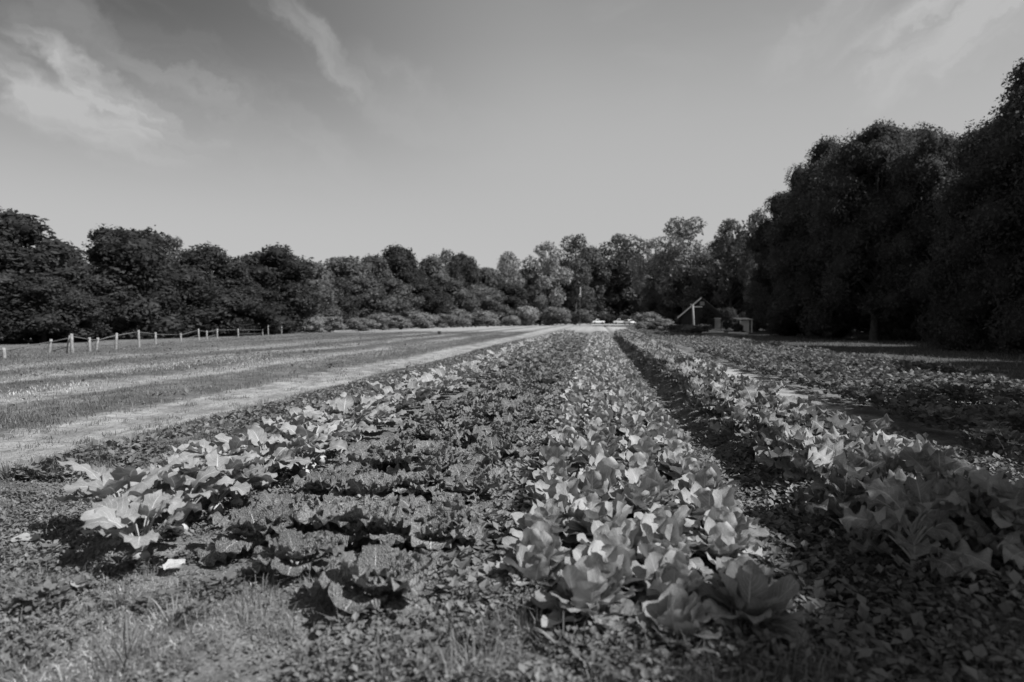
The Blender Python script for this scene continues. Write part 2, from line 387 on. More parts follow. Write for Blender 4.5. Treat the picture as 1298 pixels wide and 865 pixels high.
# ------------------------------------------------------------------ leaves and crops
def blade(g, gs, az, base, p0, p1, Lp, L, Wd, nu, nv, shape='oval', cup=.2, ruf=.02, rf=3, roll=0, lobe=0, rng=None, rp=.006, tone=.5, wav=0, crink=0):
    """one leaf: stalk from base leaving at pitch p0, blade curling to pitch p1"""
    ca, sa = math.cos(az), math.sin(az); e = np.array([ca, sa, 0.]); z = np.array([0, 0, 1.]); side = np.array([-sa, ca, 0.])
    base = np.asarray(base, float)
    k = 5; pit = np.linspace(p0, p0+(p1-p0)*.25, k); ds = Lp/(k-1); P = [base]
    for i in range(k-1): P.append(P[-1] + ds*(e*math.cos(pit[i]) + z*math.sin(pit[i])))
    if gs is not None and Lp > .01:
        ext = P[-1] + .3*L*(e*math.cos(pit[-1]) + z*math.sin(pit[-1])) - z*.004
        tube(gs, np.array(P), np.linspace(rp*1.5, rp, k), 5, tone)
    st = P[-1]; t = np.linspace(0, 1, nv+1); s = np.linspace(-1, 1, nu+1)
    pt = (p0+(p1-p0)*.25) + (p1-(p0+(p1-p0)*.25))*t**1.15
    D = e[None]*np.cos(pt)[:, None] + z[None]*np.sin(pt)[:, None]; Nn = -e[None]*np.sin(pt)[:, None] + z[None]*np.cos(pt)[:, None]
    mid = st + np.concatenate([[np.zeros(3)], np.cumsum(D[:-1]*(L/nv), 0)])
    if shape == 'oval': w = np.sin(np.clip(t*.94+.05, 0, 1)*math.pi)**.62 * (1-.25*t)
    elif shape == 'spoon': w = np.clip(.18+1.1*np.sin(t**1.3*math.pi*.97)**.8, 0, 2)*np.where(t > .97, .45, 1)*.95
    elif shape == 'fan': w = np.sin(np.clip(t*.86+.10, 0, 1)*math.pi)**.5
    elif shape == 'heart': w = np.sin(np.clip((1-t)*.80+.03, 0, 1)*math.pi)**.8*(1.1)
    else: w = np.sin(t*math.pi)**.8
    w = w*Wd
    ph = rng.random()*6.28; ph2 = rng.random()*6.28
    TT, SS = np.meshgrid(t, s, indexing='ij'); WW = w[:, None]*(1+lobe*np.sin(TT*rf*2*math.pi*1.6+ph+np.sign(SS)*1.1)*np.abs(SS))
    X = SS*WW
    Zo = cup*np.abs(SS)**1.7*Wd - .02*L*0 + ruf*np.abs(SS)**1.5*np.sin(TT*rf*2*math.pi+ph2+SS*1.3) + wav*np.sin(TT*5+ph)*SS
    if crink: Zo = Zo + crink*(vn(X+TT*3+ph, TT*L+ph, 22, 5)*.6 + vn(X+ph*2, TT*L, 45, 6)*.4)
    Sd = side*math.cos(roll); Sd = Sd[None] + Nn*math.sin(roll); Nr = Nn*math.cos(roll) - side[None]*math.sin(roll)
    V = mid[:, None, :] + X[..., None]*Sd[:, None, :] + Zo[..., None]*Nr[:, None, :]
    uv = np.stack([SS*.5+.5, TT], -1).reshape(-1, 2)
    a = np.arange(nv)[:, None]*(nu+1) + np.arange(nu)[None]
    Q = np.stack([a, a+1, a+nu+2, a+nu+1], -1).reshape(-1, 4)
    g.add(V.reshape(-1, 3), Q, None, uv, tone)

def rnd(r, a, b): return a + (b-a)*r.random()
def turnip(seed, hi=True):
    r = np.random.default_rng(seed); f, s, b = G(), G(), G()
    nl = r.integers(15, 20) if hi else 9; nu, nv = (8, 10) if hi else (2, 4)
    for i in range(nl):
        inner = i/nl; az = i*2.4+rnd(r, -.4, .4)
        blade(f, s if hi else None, az, (math.cos(az)*.02, math.sin(az)*.02, .10), R(rnd(r, 42, 66)+22*inner), R(rnd(r, -45, 10)),
              rnd(r, .12, .25), rnd(r, .15, .25), rnd(r, .055, .092), nu, nv, 'heart' if r.random() < .5 else 'oval', rnd(r, -.1, .35), rnd(r, .008, .022), rnd(r, 2, 4),
              rnd(r, -.5, .5), .10, r, .0048, r.random(), wav=rnd(r, -.02, .02), crink=.004 if hi else 0)
    blob(b, (0, 0, .05), .048, seed, 12, 8, .03, (1, 1, .95))
    tube(b, [(0, 0, .10), (0, 0, .13)], [.03, .022], 8)
    return f, s, b
def savoy(seed, hi=True):
    r = np.random.default_rng(seed); f, s, b = G(), G(), G()
    nl = r.integers(15, 19) if hi else 8; nu, nv = (14, 20) if hi else (3, 5)
    for i in range(nl):
        inner = i/nl; az = i*2.4+rnd(r, -.4, .4)
        blade(f, s if hi else None, az, (math.cos(az)*.02, math.sin(az)*.02, .06), R(rnd(r, 25, 45)+35*inner), R(rnd(r, -50, 0)+60*inner),
              rnd(r, .05, .10), rnd(r, .22, .32)*(1-.35*inner), rnd(r, .095, .14)*(1-.3*inner), nu, nv, 'fan', rnd(r, -.2, .3), rnd(r, .014, .032), rnd(r, 2.5, 4.5),
              rnd(r, -.3, .3), .04, r, .009, r.random(), crink=.016 if hi else .006)
    tube(b, [(0, 0, -.02), (0, 0, .12)], [.02, .018], 7)
    return f, s, b
def cabbage(seed, hi=True):
    r = np.random.default_rng(seed); f, b = G(), G()
    nl = 22 if hi else 9; nu, nv = (10, 10) if hi else (3, 4)
    for i in range(nl):
        inner = (i/nl); az = i*2.4+rnd(r, -.3, .3); c = .03+.02*inner
        blade(f, None, az, (math.cos(az)*c, math.sin(az)*c, .05+.05*inner), R(rnd(r, 25, 50)+42*inner), R(rnd(r, -60, 5)+125*inner**1.5),
              .03, rnd(r, .20, .31)*(1-.12*inner), rnd(r, .08, .125)*(1-.15*inner), nu, nv, 'fan', rnd(r, -.1, .4), rnd(r, .008, .02), rnd(r, 1.5, 3),
              rnd(r, -.35, .35), .05, r, .01, r.random(), crink=.008 if hi else 0, wav=rnd(r, -.015, .015))
    blob(b, (0, 0, .13), .06, seed, 14, 10, .03, (1, 1, 1.1))
    return f, b
def kale(seed, hi=True):
    r = np.random.default_rng(seed); f, s = G(), G()
    nl = r.integers(18, 23) if hi else 10; nu, nv = (8, 14) if hi else (2, 4)
    if True: tube(s, [(0, 0, -.02), (.01, 0, .15), (0, .01, .28)], [.02, .018, .012], 6)
    for i in range(nl):
        inner = i/nl; az = i*2.4+rnd(r, -.5, .5)
        blade(f, s if hi else None, az, (0, 0, .05+.24*inner), R(rnd(r, 25, 50)+30*inner), R(rnd(r, -50, 5)+35*inner),
              rnd(r, .09, .16), rnd(r, .17, .26), rnd(r, .06, .10), nu, nv, 'spoon', rnd(r, -.3, .5), rnd(r, .02, .045), rnd(r, 2.5, 4.5),
              rnd(r, -.6, .6), .10, r, .006, r.random(), crink=.005 if hi else 0)
    return f, s
def bean(seed, hi=True):
    r = np.random.default_rng(seed); f, s = G(), G()
    nl = 85 if hi else 30; nu, nv = (4, 4) if hi else (2, 2)
    for i in range(nl):
        az = i*2.4+rnd(r, -.5, .5); q = r.random()**.6
        rad = .20*r.random()**.5
        blade(f, None, az, (math.cos(az)*rad, math.sin(az)*rad, .08+.27*q*(1-1.6*rad)), R(rnd(r, 10, 80)), R(rnd(r, -70, 40)),
              .02, rnd(r, .06, .115), rnd(r, .025, .043), nu, nv, 'heart', rnd(r, 0, .3), .006, 2, rnd(r, -.6, .6), 0, r, .003, r.random())
    for i in range(5):
        az = rnd(r, 0, 6.28); tube(s, [(0, 0, 0), (math.cos(az)*.05, math.sin(az)*.05, .15), (math.cos(az)*.13, math.sin(az)*.13, .3)], [.008, .006, .003], 5)
    return f, s

ORD = ['first', 'second', 'third', 'fourth', 'fifth', 'sixth', 'seventh', 'eighth', 'ninth', 'tenth', 'eleventh', 'twelfth']
def crop(name, maker, parts, mats, nvar, rows, y0s, y1, step, nuniq, labf, farlab, cat, group, scl, jit=.06, hi_d=9, part_d=7, seed=0, skip=None, far_grow=0):
    """rows of one crop: near plants with parts, farther ones whole, beyond 300 one mass"""
    r = np.random.default_rng(900+seed); hi, whole, lo = [], [], []
    for v in range(nvar):
        gs = maker(seed*50+v, True); hi.append([g.mesh(p, m) for g, p, m in zip(gs, parts, mats)])
        w = G(); [w.merge(g) for g in gs[:1]]; whole.append(w.mesh(name+'_foliage', mats[0]))
    logs = []
    for v in range(4):
        gs = maker(seed*50+20+v, False); logs.append(gs[0]); lo.append(gs[0].mesh(name+'_far', mats[0]))
    spots = []
    for ri, (rx, y0) in enumerate(zip(rows, y0s)):
        y = y0; k = 0
        while y < y1:
            x = rx + r.normal()*jit; yy = y + r.normal()*jit
            if not (skip and skip(x, yy)) and not (k > nuniq and r.random() < .04): spots.append((yy, x, ri, k)); k += 1
            y += step*(1+.12*r.normal()*.5)
    spots.sort(key=lambda q: q[0]**2+q[1]**2); mass = G(); nm = 0
    protos = [None]*nvar; singles = [None]*nvar; fars = [None]*4
    for i, (y, x, ri, k) in enumerate(spots):
        d = math.hypot(x, y); sc = scl*rnd(r, .85, 1.14); rz = rnd(r, 0, 6.28); z = gh(x, y)-.01; v = int(r.integers(nvar))
        if i < 298:
            if d < part_d:
                if protos[v] is None:
                    o = empty(name); KIDS[o.name] = [link(p, me, o) for p, me in zip(parts, hi[v])]; protos[v] = o
                else: o = copy_tree(protos[v])
            elif d < hi_d: o = link(name, whole[v])
            else: o = link(name, whole[v])
            o.location = (x, y, z); o.rotation_euler = (rnd(r, -.06, .06), rnd(r, -.06, .06), rz); o.scale = (sc,)*3
            tag(o, labf(ri, k) if k < nuniq else farlab, cat, group)
        else:
            mass.merge(logs[v % 4], loc=(x, y, z), rz=rz, sc=sc, tone=rnd(r, -.15, .15)); nm += 1
    if nm: tag(mass.build(name+'_rows', mats[0]), farlab.replace('one ', '')+', far end massed together', cat+' rows', group, 'stuff')
    return spots

lr2 = ['left', 'right']; c4 = ['left', 'inner left', 'inner right', 'right']; sv = ['left', 'middle', 'right']
crop('turnip_plant', turnip, ('foliage', 'stalks', 'root'), (M['turnip'], M['stalk'], M['root']), 6, [-3.12, -2.74], [3.85, 3.5], 60, .36, 10,
     lambda ri, k: f'{ORD[k]} turnip plant from the near end, {lr2[ri]} line of the leftmost crop row', 'pale broad-leaved turnip plant farther up the leftmost crop row', 'turnip plant',
     'turnip plants in the leftmost crop row', 1.12, .06, 12, 7.5, 1)
crop('savoy_plant', savoy, ('foliage', 'stalks', 'stump'), (M['savoy'], M['stalk'], M['stalk']), 6, [-2.12, -1.62, -1.12], [3.6, 3.22, 2.92], 60, .38, 6,
     lambda ri, k: f'{ORD[k]} crinkled savoy plant from the near end, {sv[ri]} line of the savoy bed', 'dark crinkled savoy plant farther up the bed right of the turnips', 'savoy plant',
     'savoy plants in the dark crinkled bed', .92, .07, 12, 7, 2)
crop('cabbage_plant', cabbage, ('outer_leaves', 'head'), (M['cabbage'], M['cabbage']), 6, [-.33, .02, .38, .73], [3.2, 2.85, 2.72, 2.95], 62, .32, 7,
     lambda ri, k: f'{ORD[k]} smooth cabbage from the near end, {c4[ri]} line of the cabbage bed', 'pale smooth cabbage farther up the central cabbage bed', 'cabbage',
     'cabbages in the central bed', .82, .05, 12, 7, 3)
crop('kale_plant', kale, ('foliage', 'stalks'), (M['kale'], M['stalk']), 6, [1.85, 2.3], [3.75, 3.6], 58, .35, 8,
     lambda ri, k: f'{ORD[k]} tall kale plant from the near end, {["left","right"][ri]} line of the kale row', 'tall kale plant farther up the row right of the cabbages', 'kale plant',
     'kale plants in the tall row', 1.0, .08, 12, 7, 4)
crop('bean_plant', bean, ('foliage', 'stems'), (M['bean'], M['stalk']), 5, [4.45, 5.25, 6.05, 6.85, 7.65, 8.45], [6.3, 6.0, 6.4, 6.2, 6.8, 6.6], 95, .40, 5,
     lambda ri, k: f'{ORD[k]} low bushy plant from the near end, {ORD[ri]} line of the right-hand bed', 'low bushy bean plant farther up the wide right-hand bed', 'bean plant',
     'bushy plants in the wide right-hand bed', 1.0, .10, 14, 9, 5)

# ------------------------------------------------------------------ ground cover
def scatter(n_, x0, x1, y0, y1, seed, power=1.0, dens=None):
    r = np.random.default_rng(seed); y = y0 + (y1-y0)*r.random(n_)**power; x = x0 + (x1-x0)*r.random(n_)
    if dens is not None:
        keep = r.random(n_) < dens(x, y); x, y = x[keep], y[keep]
    return x, y, r
def tufts(g, x, y, r, hgt, wid, lean=.5, toned=(.2, .9)):
    """grass blades: two-segment tapering strips"""
    k = len(x); z = gh_np(x, y)-.005; a = r.random(k)*6.28; h = hgt*(.5+r.random(k)*.9); w = wid*(.6+.8*r.random(k)); le = lean*r.random(k)*h
    dx, dy = np.cos(a), np.sin(a); sxx, syy = -dy*w/2, dx*w/2
    V = np.empty((k, 5, 3))
    V[:, 0] = np.stack([x-sxx, y-syy, z], 1); V[:, 1] = np.stack([x+sxx, y+syy, z], 1)
    mx, my, mz = x+dx*le*.35, y+dy*le*.35, z+h*.6
    V[:, 2] = np.stack([mx+sxx*.8, my+syy*.8, mz], 1); V[:, 3] = np.stack([mx-sxx*.8, my-syy*.8, mz], 1)
    V[:, 4] = np.stack([x+dx*le*1.2, y+dy*le*1.2, z+h*(1-.25*(le/h))], 1)
    b = np.arange(k)[:, None]*5
    g.add(V.reshape(-1, 3), b+np.array([[0, 1, 2, 3]]), b+np.array([[3, 2, 4]]), None, np.repeat(toned[0]+(toned[1]-toned[0])*r.random(k), 5))
def sprigs(g, x, y, r, size, height, toned=(.1, .95)):
    """small rounded weed leaves, folded along the midrib"""
    k = len(x); z = gh_np(x, y)+height*r.random(k)**1.3; a = r.random(k)*6.28; L = size*np.exp(np.clip(r.normal(size=k)*.45, -1.2, .6)); t = (r.random(k)-.3)*1.3
    dx, dy = np.cos(a), np.sin(a); w = L*.36; P0 = np.stack([x, y, z], 1); D = np.stack([dx*np.cos(t), dy*np.cos(t), np.sin(t)], 1)*L[:, None]
    S = np.stack([-dy, dx, .35+0*a], 1)*w[:, None]; S2 = np.stack([dy, -dx, .35+0*a], 1)*w[:, None]
    V = np.stack([P0, P0+.45*D+S, P0+D, P0+.45*D+S2], 1); b = np.arange(k)[:, None]*4
    g.add(V.reshape(-1, 3), None, np.concatenate([b+np.array([[0, 2, 1]]), b+np.array([[0, 3, 2]])]), None, np.repeat(np.clip(toned[0]+(toned[1]-toned[0])*(.65*r.random(k)+.35*(vn(x, y, 2.3, 41)*.5+.5+vn(x, y, 7, 42)*.4)), 0, 1.2), 4))
patch = lambda x, y, s, lo, hi, sd=0: np.clip((vn(x, y, s, sd)*.6+vn(x, y, s*2.7, sd+1)*.4-lo)/(hi-lo), 0, 1)
# low weeds in the beds
g = G()
x, y, r = scatter(210000, -5.6, 1.2, 2.2, 9, 11, 1.0, lambda x, y: (.18+.82*patch(x, y, 1.1, -.35, .35, 3))*np.clip((9-y)/4, 0, 1)); sprigs(g, x, y, r, .017, .03)
x, y, r = scatter(45000, -4.6, -2.3, 2.3, 5.5, 12, 1, lambda x, y: patch(x, y, .9, -.5, .2, 6)); sprigs(g, x, y, r, .024, .05)
x, y, r = scatter(60000, -1.05, -.45, 3, 30, 13, 1.7); sprigs(g, x, y, r, .05, .09)
x, y, r = scatter(50000, -5.4, -3.1, 5, 45, 14, 1.7, lambda x, y: patch(x, y, .9, -.5, .3, 9)); sprigs(g, x, y, r, .06, .08)
x, y, r = scatter(26000, -2.5, 3, 8, 45, 15, 1.5); sprigs(g, x, y, r, .06, .06)
x, y, r = scatter(50000, 1.0, 4.6, 2.2, 7.5, 16, 1, lambda x, y: patch(x, y, .9, -.7, .0, 2)); sprigs(g, x, y, r, .045, .13)
x, y, r = scatter(36000, 2.7, 4.0, 4.5, 11, 17, 1.2, lambda x, y: patch(x, y, .7, -.6, .3, 2)*np.clip((10-y)/4, 0, 1)); sprigs(g, x, y, r, .05, .07)
x, y, r = scatter(26000, -1.2, 1.8, 2.2, 3.3, 18, 1, lambda x, y: patch(x, y, 1.8, -.2, .3, 22)); sprigs(g, x, y, r, .026, .13)
tag(g.build('weeds', M['weed'], smooth=False), 'low leafy weeds covering the soil between the crop rows', 'weeds', kind='stuff')
# green grass
g = G()
x, y, r = scatter(16000, -3.3, 2.8, 2.1, 3.3, 21, 1, lambda x, y: .05+.8*patch(x, y, 1.7, -.05, .5, 4)); tufts(g, x, y, r, .085, .004, 1.3)
def bunches(n_, per, x0, x1, y0, y1, seed, spread=.035):
    r = np.random.default_rng(seed); cx = x0+(x1-x0)*r.random(n_); cy = y0+(y1-y0)*r.random(n_)
    return np.repeat(cx, per)+r.normal(size=n_*per)*spread, np.repeat(cy, per)+r.normal(size=n_*per)*spread, r
x, y, r = bunches(150, 26, -1.3, 3.2, 2.25, 3.15, 22); tufts(g, x, y, r, .15, .0045, 1.1)
x, y, r = bunches(120, 22, -3.6, -.6, 2.25, 3.3, 29); tufts(g, x, y, r, .09, .0035, 1.4, (.3, 1))
x, y, r = bunches(110, 20, -5.6, -3.2, 3.2, 8, 30); tufts(g, x, y, r, .08, .005, 1.2)
x, y, r = bunches(160, 20, 1.1, 3.8, 2.4, 6, 34); tufts(g, x, y, r, .11, .0045, 1.1, (0, .8))
x, y, r = bunches(260, 22, -10, -5.6, 6, 22, 35, .07); tufts(g, x, y, r, .075, .007, 1.3, (0, .9))
x, y, r = scatter(230000, -30, -7.4, 6, 70, 23, 1.2, lambda x, y: .15+.85*patch(x, y*.35, .45, -.15, .3, 7)); tufts(g, x, y, r, .085, .010, 1.0, (0, .8))
x, y, r = scatter(60000, -7.5, -5.5, 5, 60, 24, 1.6, lambda x, y: .1+.3*patch(x, y*.4, .6, -.1, .3, 7)); tufts(g, x, y, r, .03, .007, 1.5, (.5, 1))
x, y, r = scatter(60000, -5.8, -4.7, 5, 45, 25, 1.7, lambda x, y: patch(x, y*.5, .6, -.5, .1, 17)); tufts(g, x, y, r, .075, .007, .9, (0, .6))
bw = lambda x, y: x+.75*vn(x, y*.4, .45, 31)+.4*vn(x, y, 1.2, 32)+.25*vn(x, y, 3.1, 33)
inb = lambda x, y, cs: np.max([np.exp(-((bw(x, y)-c)/w)**4) for c, w in cs], 0)
DB = [(-8.5, .7), (-12.7, 1.0), (-16.6, .9), (-21.5, 1.6)]
x, y, r = scatter(330000, -24, -7.2, 6, 75, 28, 1.5, lambda x, y: inb(x, y, DB)*(.1+.9*patch(x, y*.5, .9, -.25, .3, 28))); tufts(g, x, y, r, .07, .007, 1.3, (0, .5))
x, y, r = scatter(60000, -36, -7.6, 6, 75, 27, 1.3, lambda x, y: patch(x, y*.5, .8, .0, .5, 27)); sprigs(g, x, y, r, .07, .10, (0, .5))
x, y, r = scatter(25000, 9.5, 30, 10, 60, 26, 1.2); tufts(g, x, y, r, .12, .02, .6, (0, .5))
tag(g.build('grass', M['grass'], smooth=False), 'rough green grass along the field edge and meadow strips', 'grass', kind='stuff')
# dry straw on the soil
g = G()
x, y, r = scatter(22000, -3.2, -.6, 2.2, 4.6, 31, 1, lambda x, y: patch(x, y, 1.2, -.1, .35, 12)*np.clip(1-np.abs(x+1.5-.0*y)/2.2, .1, 1)); tufts(g, x, y, r, .035, .0028, 3.2, (.3, 1))
x, y, r = scatter(150000, -22, -9.5, 7, 60, 33, 1.5, lambda x, y: inb(x, y, [(-10.7, .8), (-14.7, .8), (-18.8, 1.0)])*(.3+.7*patch(x, y*.5, .8, -.3, .4, 29))); tufts(g, x, y, r, .045, .006, 2, (.2, .8))
x, y, r = scatter(30000, -14, -5.6, 5, 40, 32, 1.4, lambda x, y: patch(x, y*.4, .5, 0, .4, 13)); tufts(g, x, y, r, .07, .01, 1.6, (.3, 1))
tag(g.build('dry_straw', M['straw'], smooth=False), 'scattered dry straw and dead grass lying on the soil', 'straw', kind='stuff')
# taller grass clumps at the near edge: things of their own
def clump(seed, n_, h, w, spread):
    r = np.random.default_rng(seed); g = G(); 
    for i in range(n_):
        a = rnd(r, 0, 6.28); q = spread*r.random()**.7; bx, by = math.cos(a)*q, math.sin(a)*q; az = a+rnd(r, -.8, .8)
        blade(g, None, az, (bx, by, 0), R(rnd(r, 60, 88)), R(rnd(r, -10, 60)), .005, h*rnd(r, .5, 1.2), w, 2, 6, 'lance', .3, 0, 1, rnd(r, -.5, .5), 0, r, 0, r.random())
    return g
def gp(px, py, dz=0):
    """ground point under a picture point"""
    d = FPX*H/(py-HY)
    for _ in range(4): p = at(px, d); d = FPX*(H-p.z)/(py-HY)
    return at(px, d, dz)
for i, (px, py, n_, h, lab) in enumerate([(150, 850, 34, .20, 'clump of tall grass blades at the near left edge of the field'),
        (215, 800, 16, .17, 'thin upright grass sprig below the fallen pale leaf'),
        (720, 838, 40, .17, 'tall grass clump just in front of the nearest cabbages'),
        (870, 835, 46, .18, 'wide leafy grass clump before the cabbage bed'),
        (10, 610, 36, .20, 'dark grass clump where the dirt path meets the left edge')]):
    o = clump(70+i, n_, h, .0035, .09).build('grass_clump', M['grass']); o.location = gp(px, py); tag(o, lab, 'grass clump', 'tall grass clumps')

# fallen leaves
for i, (px, py, L, Wd, az, lab) in enumerate([(92, 765, .12, .035, 2.4, 'long white dead leaf lying alone on the soil at lower left'),
        (200, 738, .09, .05, 1.2, 'ragged white dead leaf lying below the nearest turnip'),
        (180, 712, .08, .03, 4.4, 'narrow pale dead leaf hanging under the nearest turnip root'),
        (283, 676, .10, .04, 3.0, 'pale withered leaf lying right of the nearest turnip'),
        (325, 648, .12, .06, 5.9, 'broad pale fallen leaf beside the savoy bed'),
        (322, 692, .08, .035, .4, 'small pale withered leaf between turnips and savoy'),
        (135, 706, .09, .035, 2.0, 'dull pale leaf lying left of the nearest turnip'),
        (4, 697, .14, .05, .2, 'whitish dead leaf at the left edge of the field')]):
    r = np.random.default_rng(40+i); g = G()
    blade(g, None, az, (0, 0, .03), R(18), R(-16), .01, L*1.4, Wd*1.0, 8, 10, 'oval', rnd(r, -.1, .35), .006, 2, .25, .12, r, .003, .6, crink=.002)
    o = g.build('fallen_leaf', M['deadleaf']); o.location = gp(px, py, .012); tag(o, lab, 'dead leaf', 'dead leaves on the soil')

# ------------------------------------------------------------------ trees
def crown_g(seed, Ht, Rd, z0, nl, N_, size, lobe_r=.36, hull=True, elong=.55, flare=False):
    r = np.random.default_rng(seed); g = G(); C_ = []; Rr = []
    for i in range(nl):
        q = (i+.5)/nl; hz = z0 + (Ht-z0)*((.05 if flare else .12)+.87*q)
        prof = math.sqrt(max(.05, 1-((q-.38)/.66)**2)); prof = max(prof, .95) if flare and q < .5 else prof; a = i*2.4+rnd(r, -.6, .6); rr = Rd*prof*rnd(r, .35, .72)*(1-.3*(q > .85))
        lr = Rd*lobe_r*rnd(r, .75, 1.25)*(.75+.25*prof)
        lr *= .72+.5*r.random(); C_.append((math.cos(a)*rr, math.sin(a)*rr, min(hz, Ht*(.93+.07*r.random())-lr*.7))); Rr.append(lr)
    C_.append((0, 0, z0+(Ht-z0)*.5)); Rr.append(Rd*.55)
    C_ = np.array(C_); Rr = np.array(Rr); p = Rr**2/np.sum(Rr**2); li = r.choice(len(Rr), N_, p=p)
    D = r.normal(size=(N_, 3)); D /= np.linalg.norm(D, axis=1)[:, None]
    lump = 1+.26*vn(D[:, 0]*2+li, D[:, 1]*2+D[:, 2]*2.3, 1.6, 3)+.14*vn(D[:, 0]*5+li, D[:, 1]*5-D[:, 2]*4.3, 1.6, 5)
    rad = Rr[li]*(.72+.36*r.random(N_)**.8)*lump; P = C_[li] + D*rad[:, None]*np.array([1, 1, .85])
    far = vn(P[:, 0]*2.1+P[:, 2], P[:, 1]*2.1-P[:, 2], 1.3, 8) > .55; P[far] += D[far]*(Rr[li][far]*.2*r.random(far.sum()))[:, None]
    keep = np.ones(N_, bool)
    for c, q in zip(C_, Rr): keep &= np.linalg.norm((P-c)/np.array([1, 1, .85]), axis=1) > q*.66
    keep &= P[:, 2] > z0*.3
    P, D, li = P[keep], D[keep], li[keep]; k = len(P)
    Nn = D*.7 + r.normal(size=(k, 3))*.6 + np.array([0, 0, .35]); Nn /= np.linalg.norm(Nn, axis=1)[:, None]
    A = np.cross(Nn, r.normal(size=(k, 3))); A /= np.linalg.norm(A, axis=1)[:, None]; B = np.cross(Nn, A)
    s = size*(.45+1.2*r.random(k)**1.8); A *= s[:, None]; B *= (s*elong)[:, None]
    V = np.stack([P-A, P-B*.9+A*.1, P+A, P+B], 1); b = np.arange(k)[:, None]*4
    lt = r.random(len(Rr))
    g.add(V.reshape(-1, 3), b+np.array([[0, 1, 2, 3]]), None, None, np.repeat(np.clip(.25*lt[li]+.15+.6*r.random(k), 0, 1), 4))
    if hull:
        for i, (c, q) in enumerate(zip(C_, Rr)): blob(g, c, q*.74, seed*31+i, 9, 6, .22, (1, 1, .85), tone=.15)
    return g, C_, Rr
def trunk_g(seed, Ht, C_, rb):
    r = np.random.default_rng(seed); g = G(); top = Ht*.72
    P = [(rnd(r, -.1, .1)*i*.3, rnd(r, -.1, .1)*i*.3, -.3+(top+.3)*i/6) for i in range(7)]; P[0] = (0, 0, -.3)
    tube(g, P, np.array([1.5, 1.0, .85, .7, .55, .4, .2])*rb, 9)
    for c in C_[:-1]:
        z = min(max(c[2]*.55, Ht*.12), top*.9); i = z/top
        tube(g, [(0, 0, z), (c[0]*.5, c[1]*.5, (z+c[2])/2), tuple(c)], np.array([.45, .3, .12])*rb*(1-.4*i), 6)
    return g
VAR = {}
def variant(key, seed, Ht, Rd, z0, nl, N_, size, **kw):
    g, C_, Rr = crown_g(seed, Ht, Rd, z0, nl, N_, size, **kw); VAR[key] = (g, trunk_g(seed, Ht, C_, Ht*.018), Ht, Rd, {})
for i in range(6): variant(f'far{i}', 100+i, 10, 3.9+.3*(i % 3), .1, 26+i, 21000, .15, lobe_r=.31, flare=True)
for i in range(3): variant(f'open{i}', 120+i, 10, 3.2, 1.6, 22, 9500, .135, lobe_r=.26, hull=False)
for i in range(3): variant(f'near{i}', 130+i, 10, 3.6, .1, 52, 85000, .062, lobe_r=.25, flare=True)
for i in range(2): variant(f'lift{i}', 135+i, 10, 3.6, .9, 50, 80000, .062, lobe_r=.25, flare=True)
for i in range(3): variant(f'shrub{i}', 140+i, 1.0, .62, .0, 10, 3800, .035, lobe_r=.40)
PC = {}
def tree(name, key, px, d, top, wpx, mat, label, cat='tree', group=None, dz=0, rz=None, trunk=True):
    g, tg, Ht, Rd, _ = VAR[key]; p = at(px, d, dz); wpx = wpx*(1.0 if 'shrub' in key or wpx > 170 else 1.28)
    hgt = (HY-top)/FPX*d + H - p.z; sc = hgt/Ht; sr = wpx/FPX*d/(2*Rd)
    kk = (key, mat)
    if kk not in PC: PC[kk] = (g.mesh('crown', M[mat]), tg.mesh('trunk', M['bark']))
    cm, tm = PC[kk]
    if trunk:
        o = empty(name); link('crown', cm, o); link('trunk', tm, o)
    else: o = link(name, cm)
    o.location = p; o.scale = (sr, sr, sc); o.rotation_euler = (0, 0, rz if rz is not None else (px*1.7+d) % 6.28)
    tag(o, label, cat, group); return o
T = tree
# left tree line, from the picture's edge inwards
T('edge_tree', 'far0', 5, 47, 264, 190, 'crown_dark', 'large dark round tree at the far left above the fence', group='trees of the left tree line')
T('edge_tree', 'far1', 80, 52, 306, 80, 'crown_dark', 'low dark tree in the dip right of the far-left round tree', group='trees of the left tree line')
T('edge_tree', 'far2', 165, 56, 286, 140, 'crown_dark', 'broad dark tree with a pointed top above the leaning fence posts', group='trees of the left tree line')
T('edge_tree', 'open0', 222, 74, 296, 48, 'crown_mid', 'thin open-topped tree peeping over the broad dark tree', group='trees of the left tree line')
T('edge_tree', 'far3', 266, 64, 311, 92, 'crown_dark', 'narrow dark tree right of the broad pointed one', group='trees of the left tree line')
T('edge_tree', 'far4', 345, 74, 311, 100, 'crown_dark', 'dark round-headed tree above the small field gate', group='trees of the left tree line')
T('edge_tree', 'far5', 308, 84, 325, 60, 'crown_dark', 'lower dark tree between the narrow and round-headed ones', group='trees of the left tree line')
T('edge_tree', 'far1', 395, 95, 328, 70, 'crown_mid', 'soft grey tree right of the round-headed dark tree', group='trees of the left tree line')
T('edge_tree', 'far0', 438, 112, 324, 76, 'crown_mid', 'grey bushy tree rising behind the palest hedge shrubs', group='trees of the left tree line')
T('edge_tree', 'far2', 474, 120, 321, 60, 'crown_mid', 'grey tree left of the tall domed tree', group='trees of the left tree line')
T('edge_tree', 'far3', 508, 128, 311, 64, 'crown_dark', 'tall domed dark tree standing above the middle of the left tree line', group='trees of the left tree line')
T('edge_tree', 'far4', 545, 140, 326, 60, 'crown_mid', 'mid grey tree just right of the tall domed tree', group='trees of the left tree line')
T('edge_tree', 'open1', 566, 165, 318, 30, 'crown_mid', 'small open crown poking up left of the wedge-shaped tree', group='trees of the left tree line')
T('edge_tree', 'far5', 586, 152, 318, 48, 'crown_dark', 'dark wedge-shaped tree near the lowest gap of the skyline', group='trees of the left tree line')
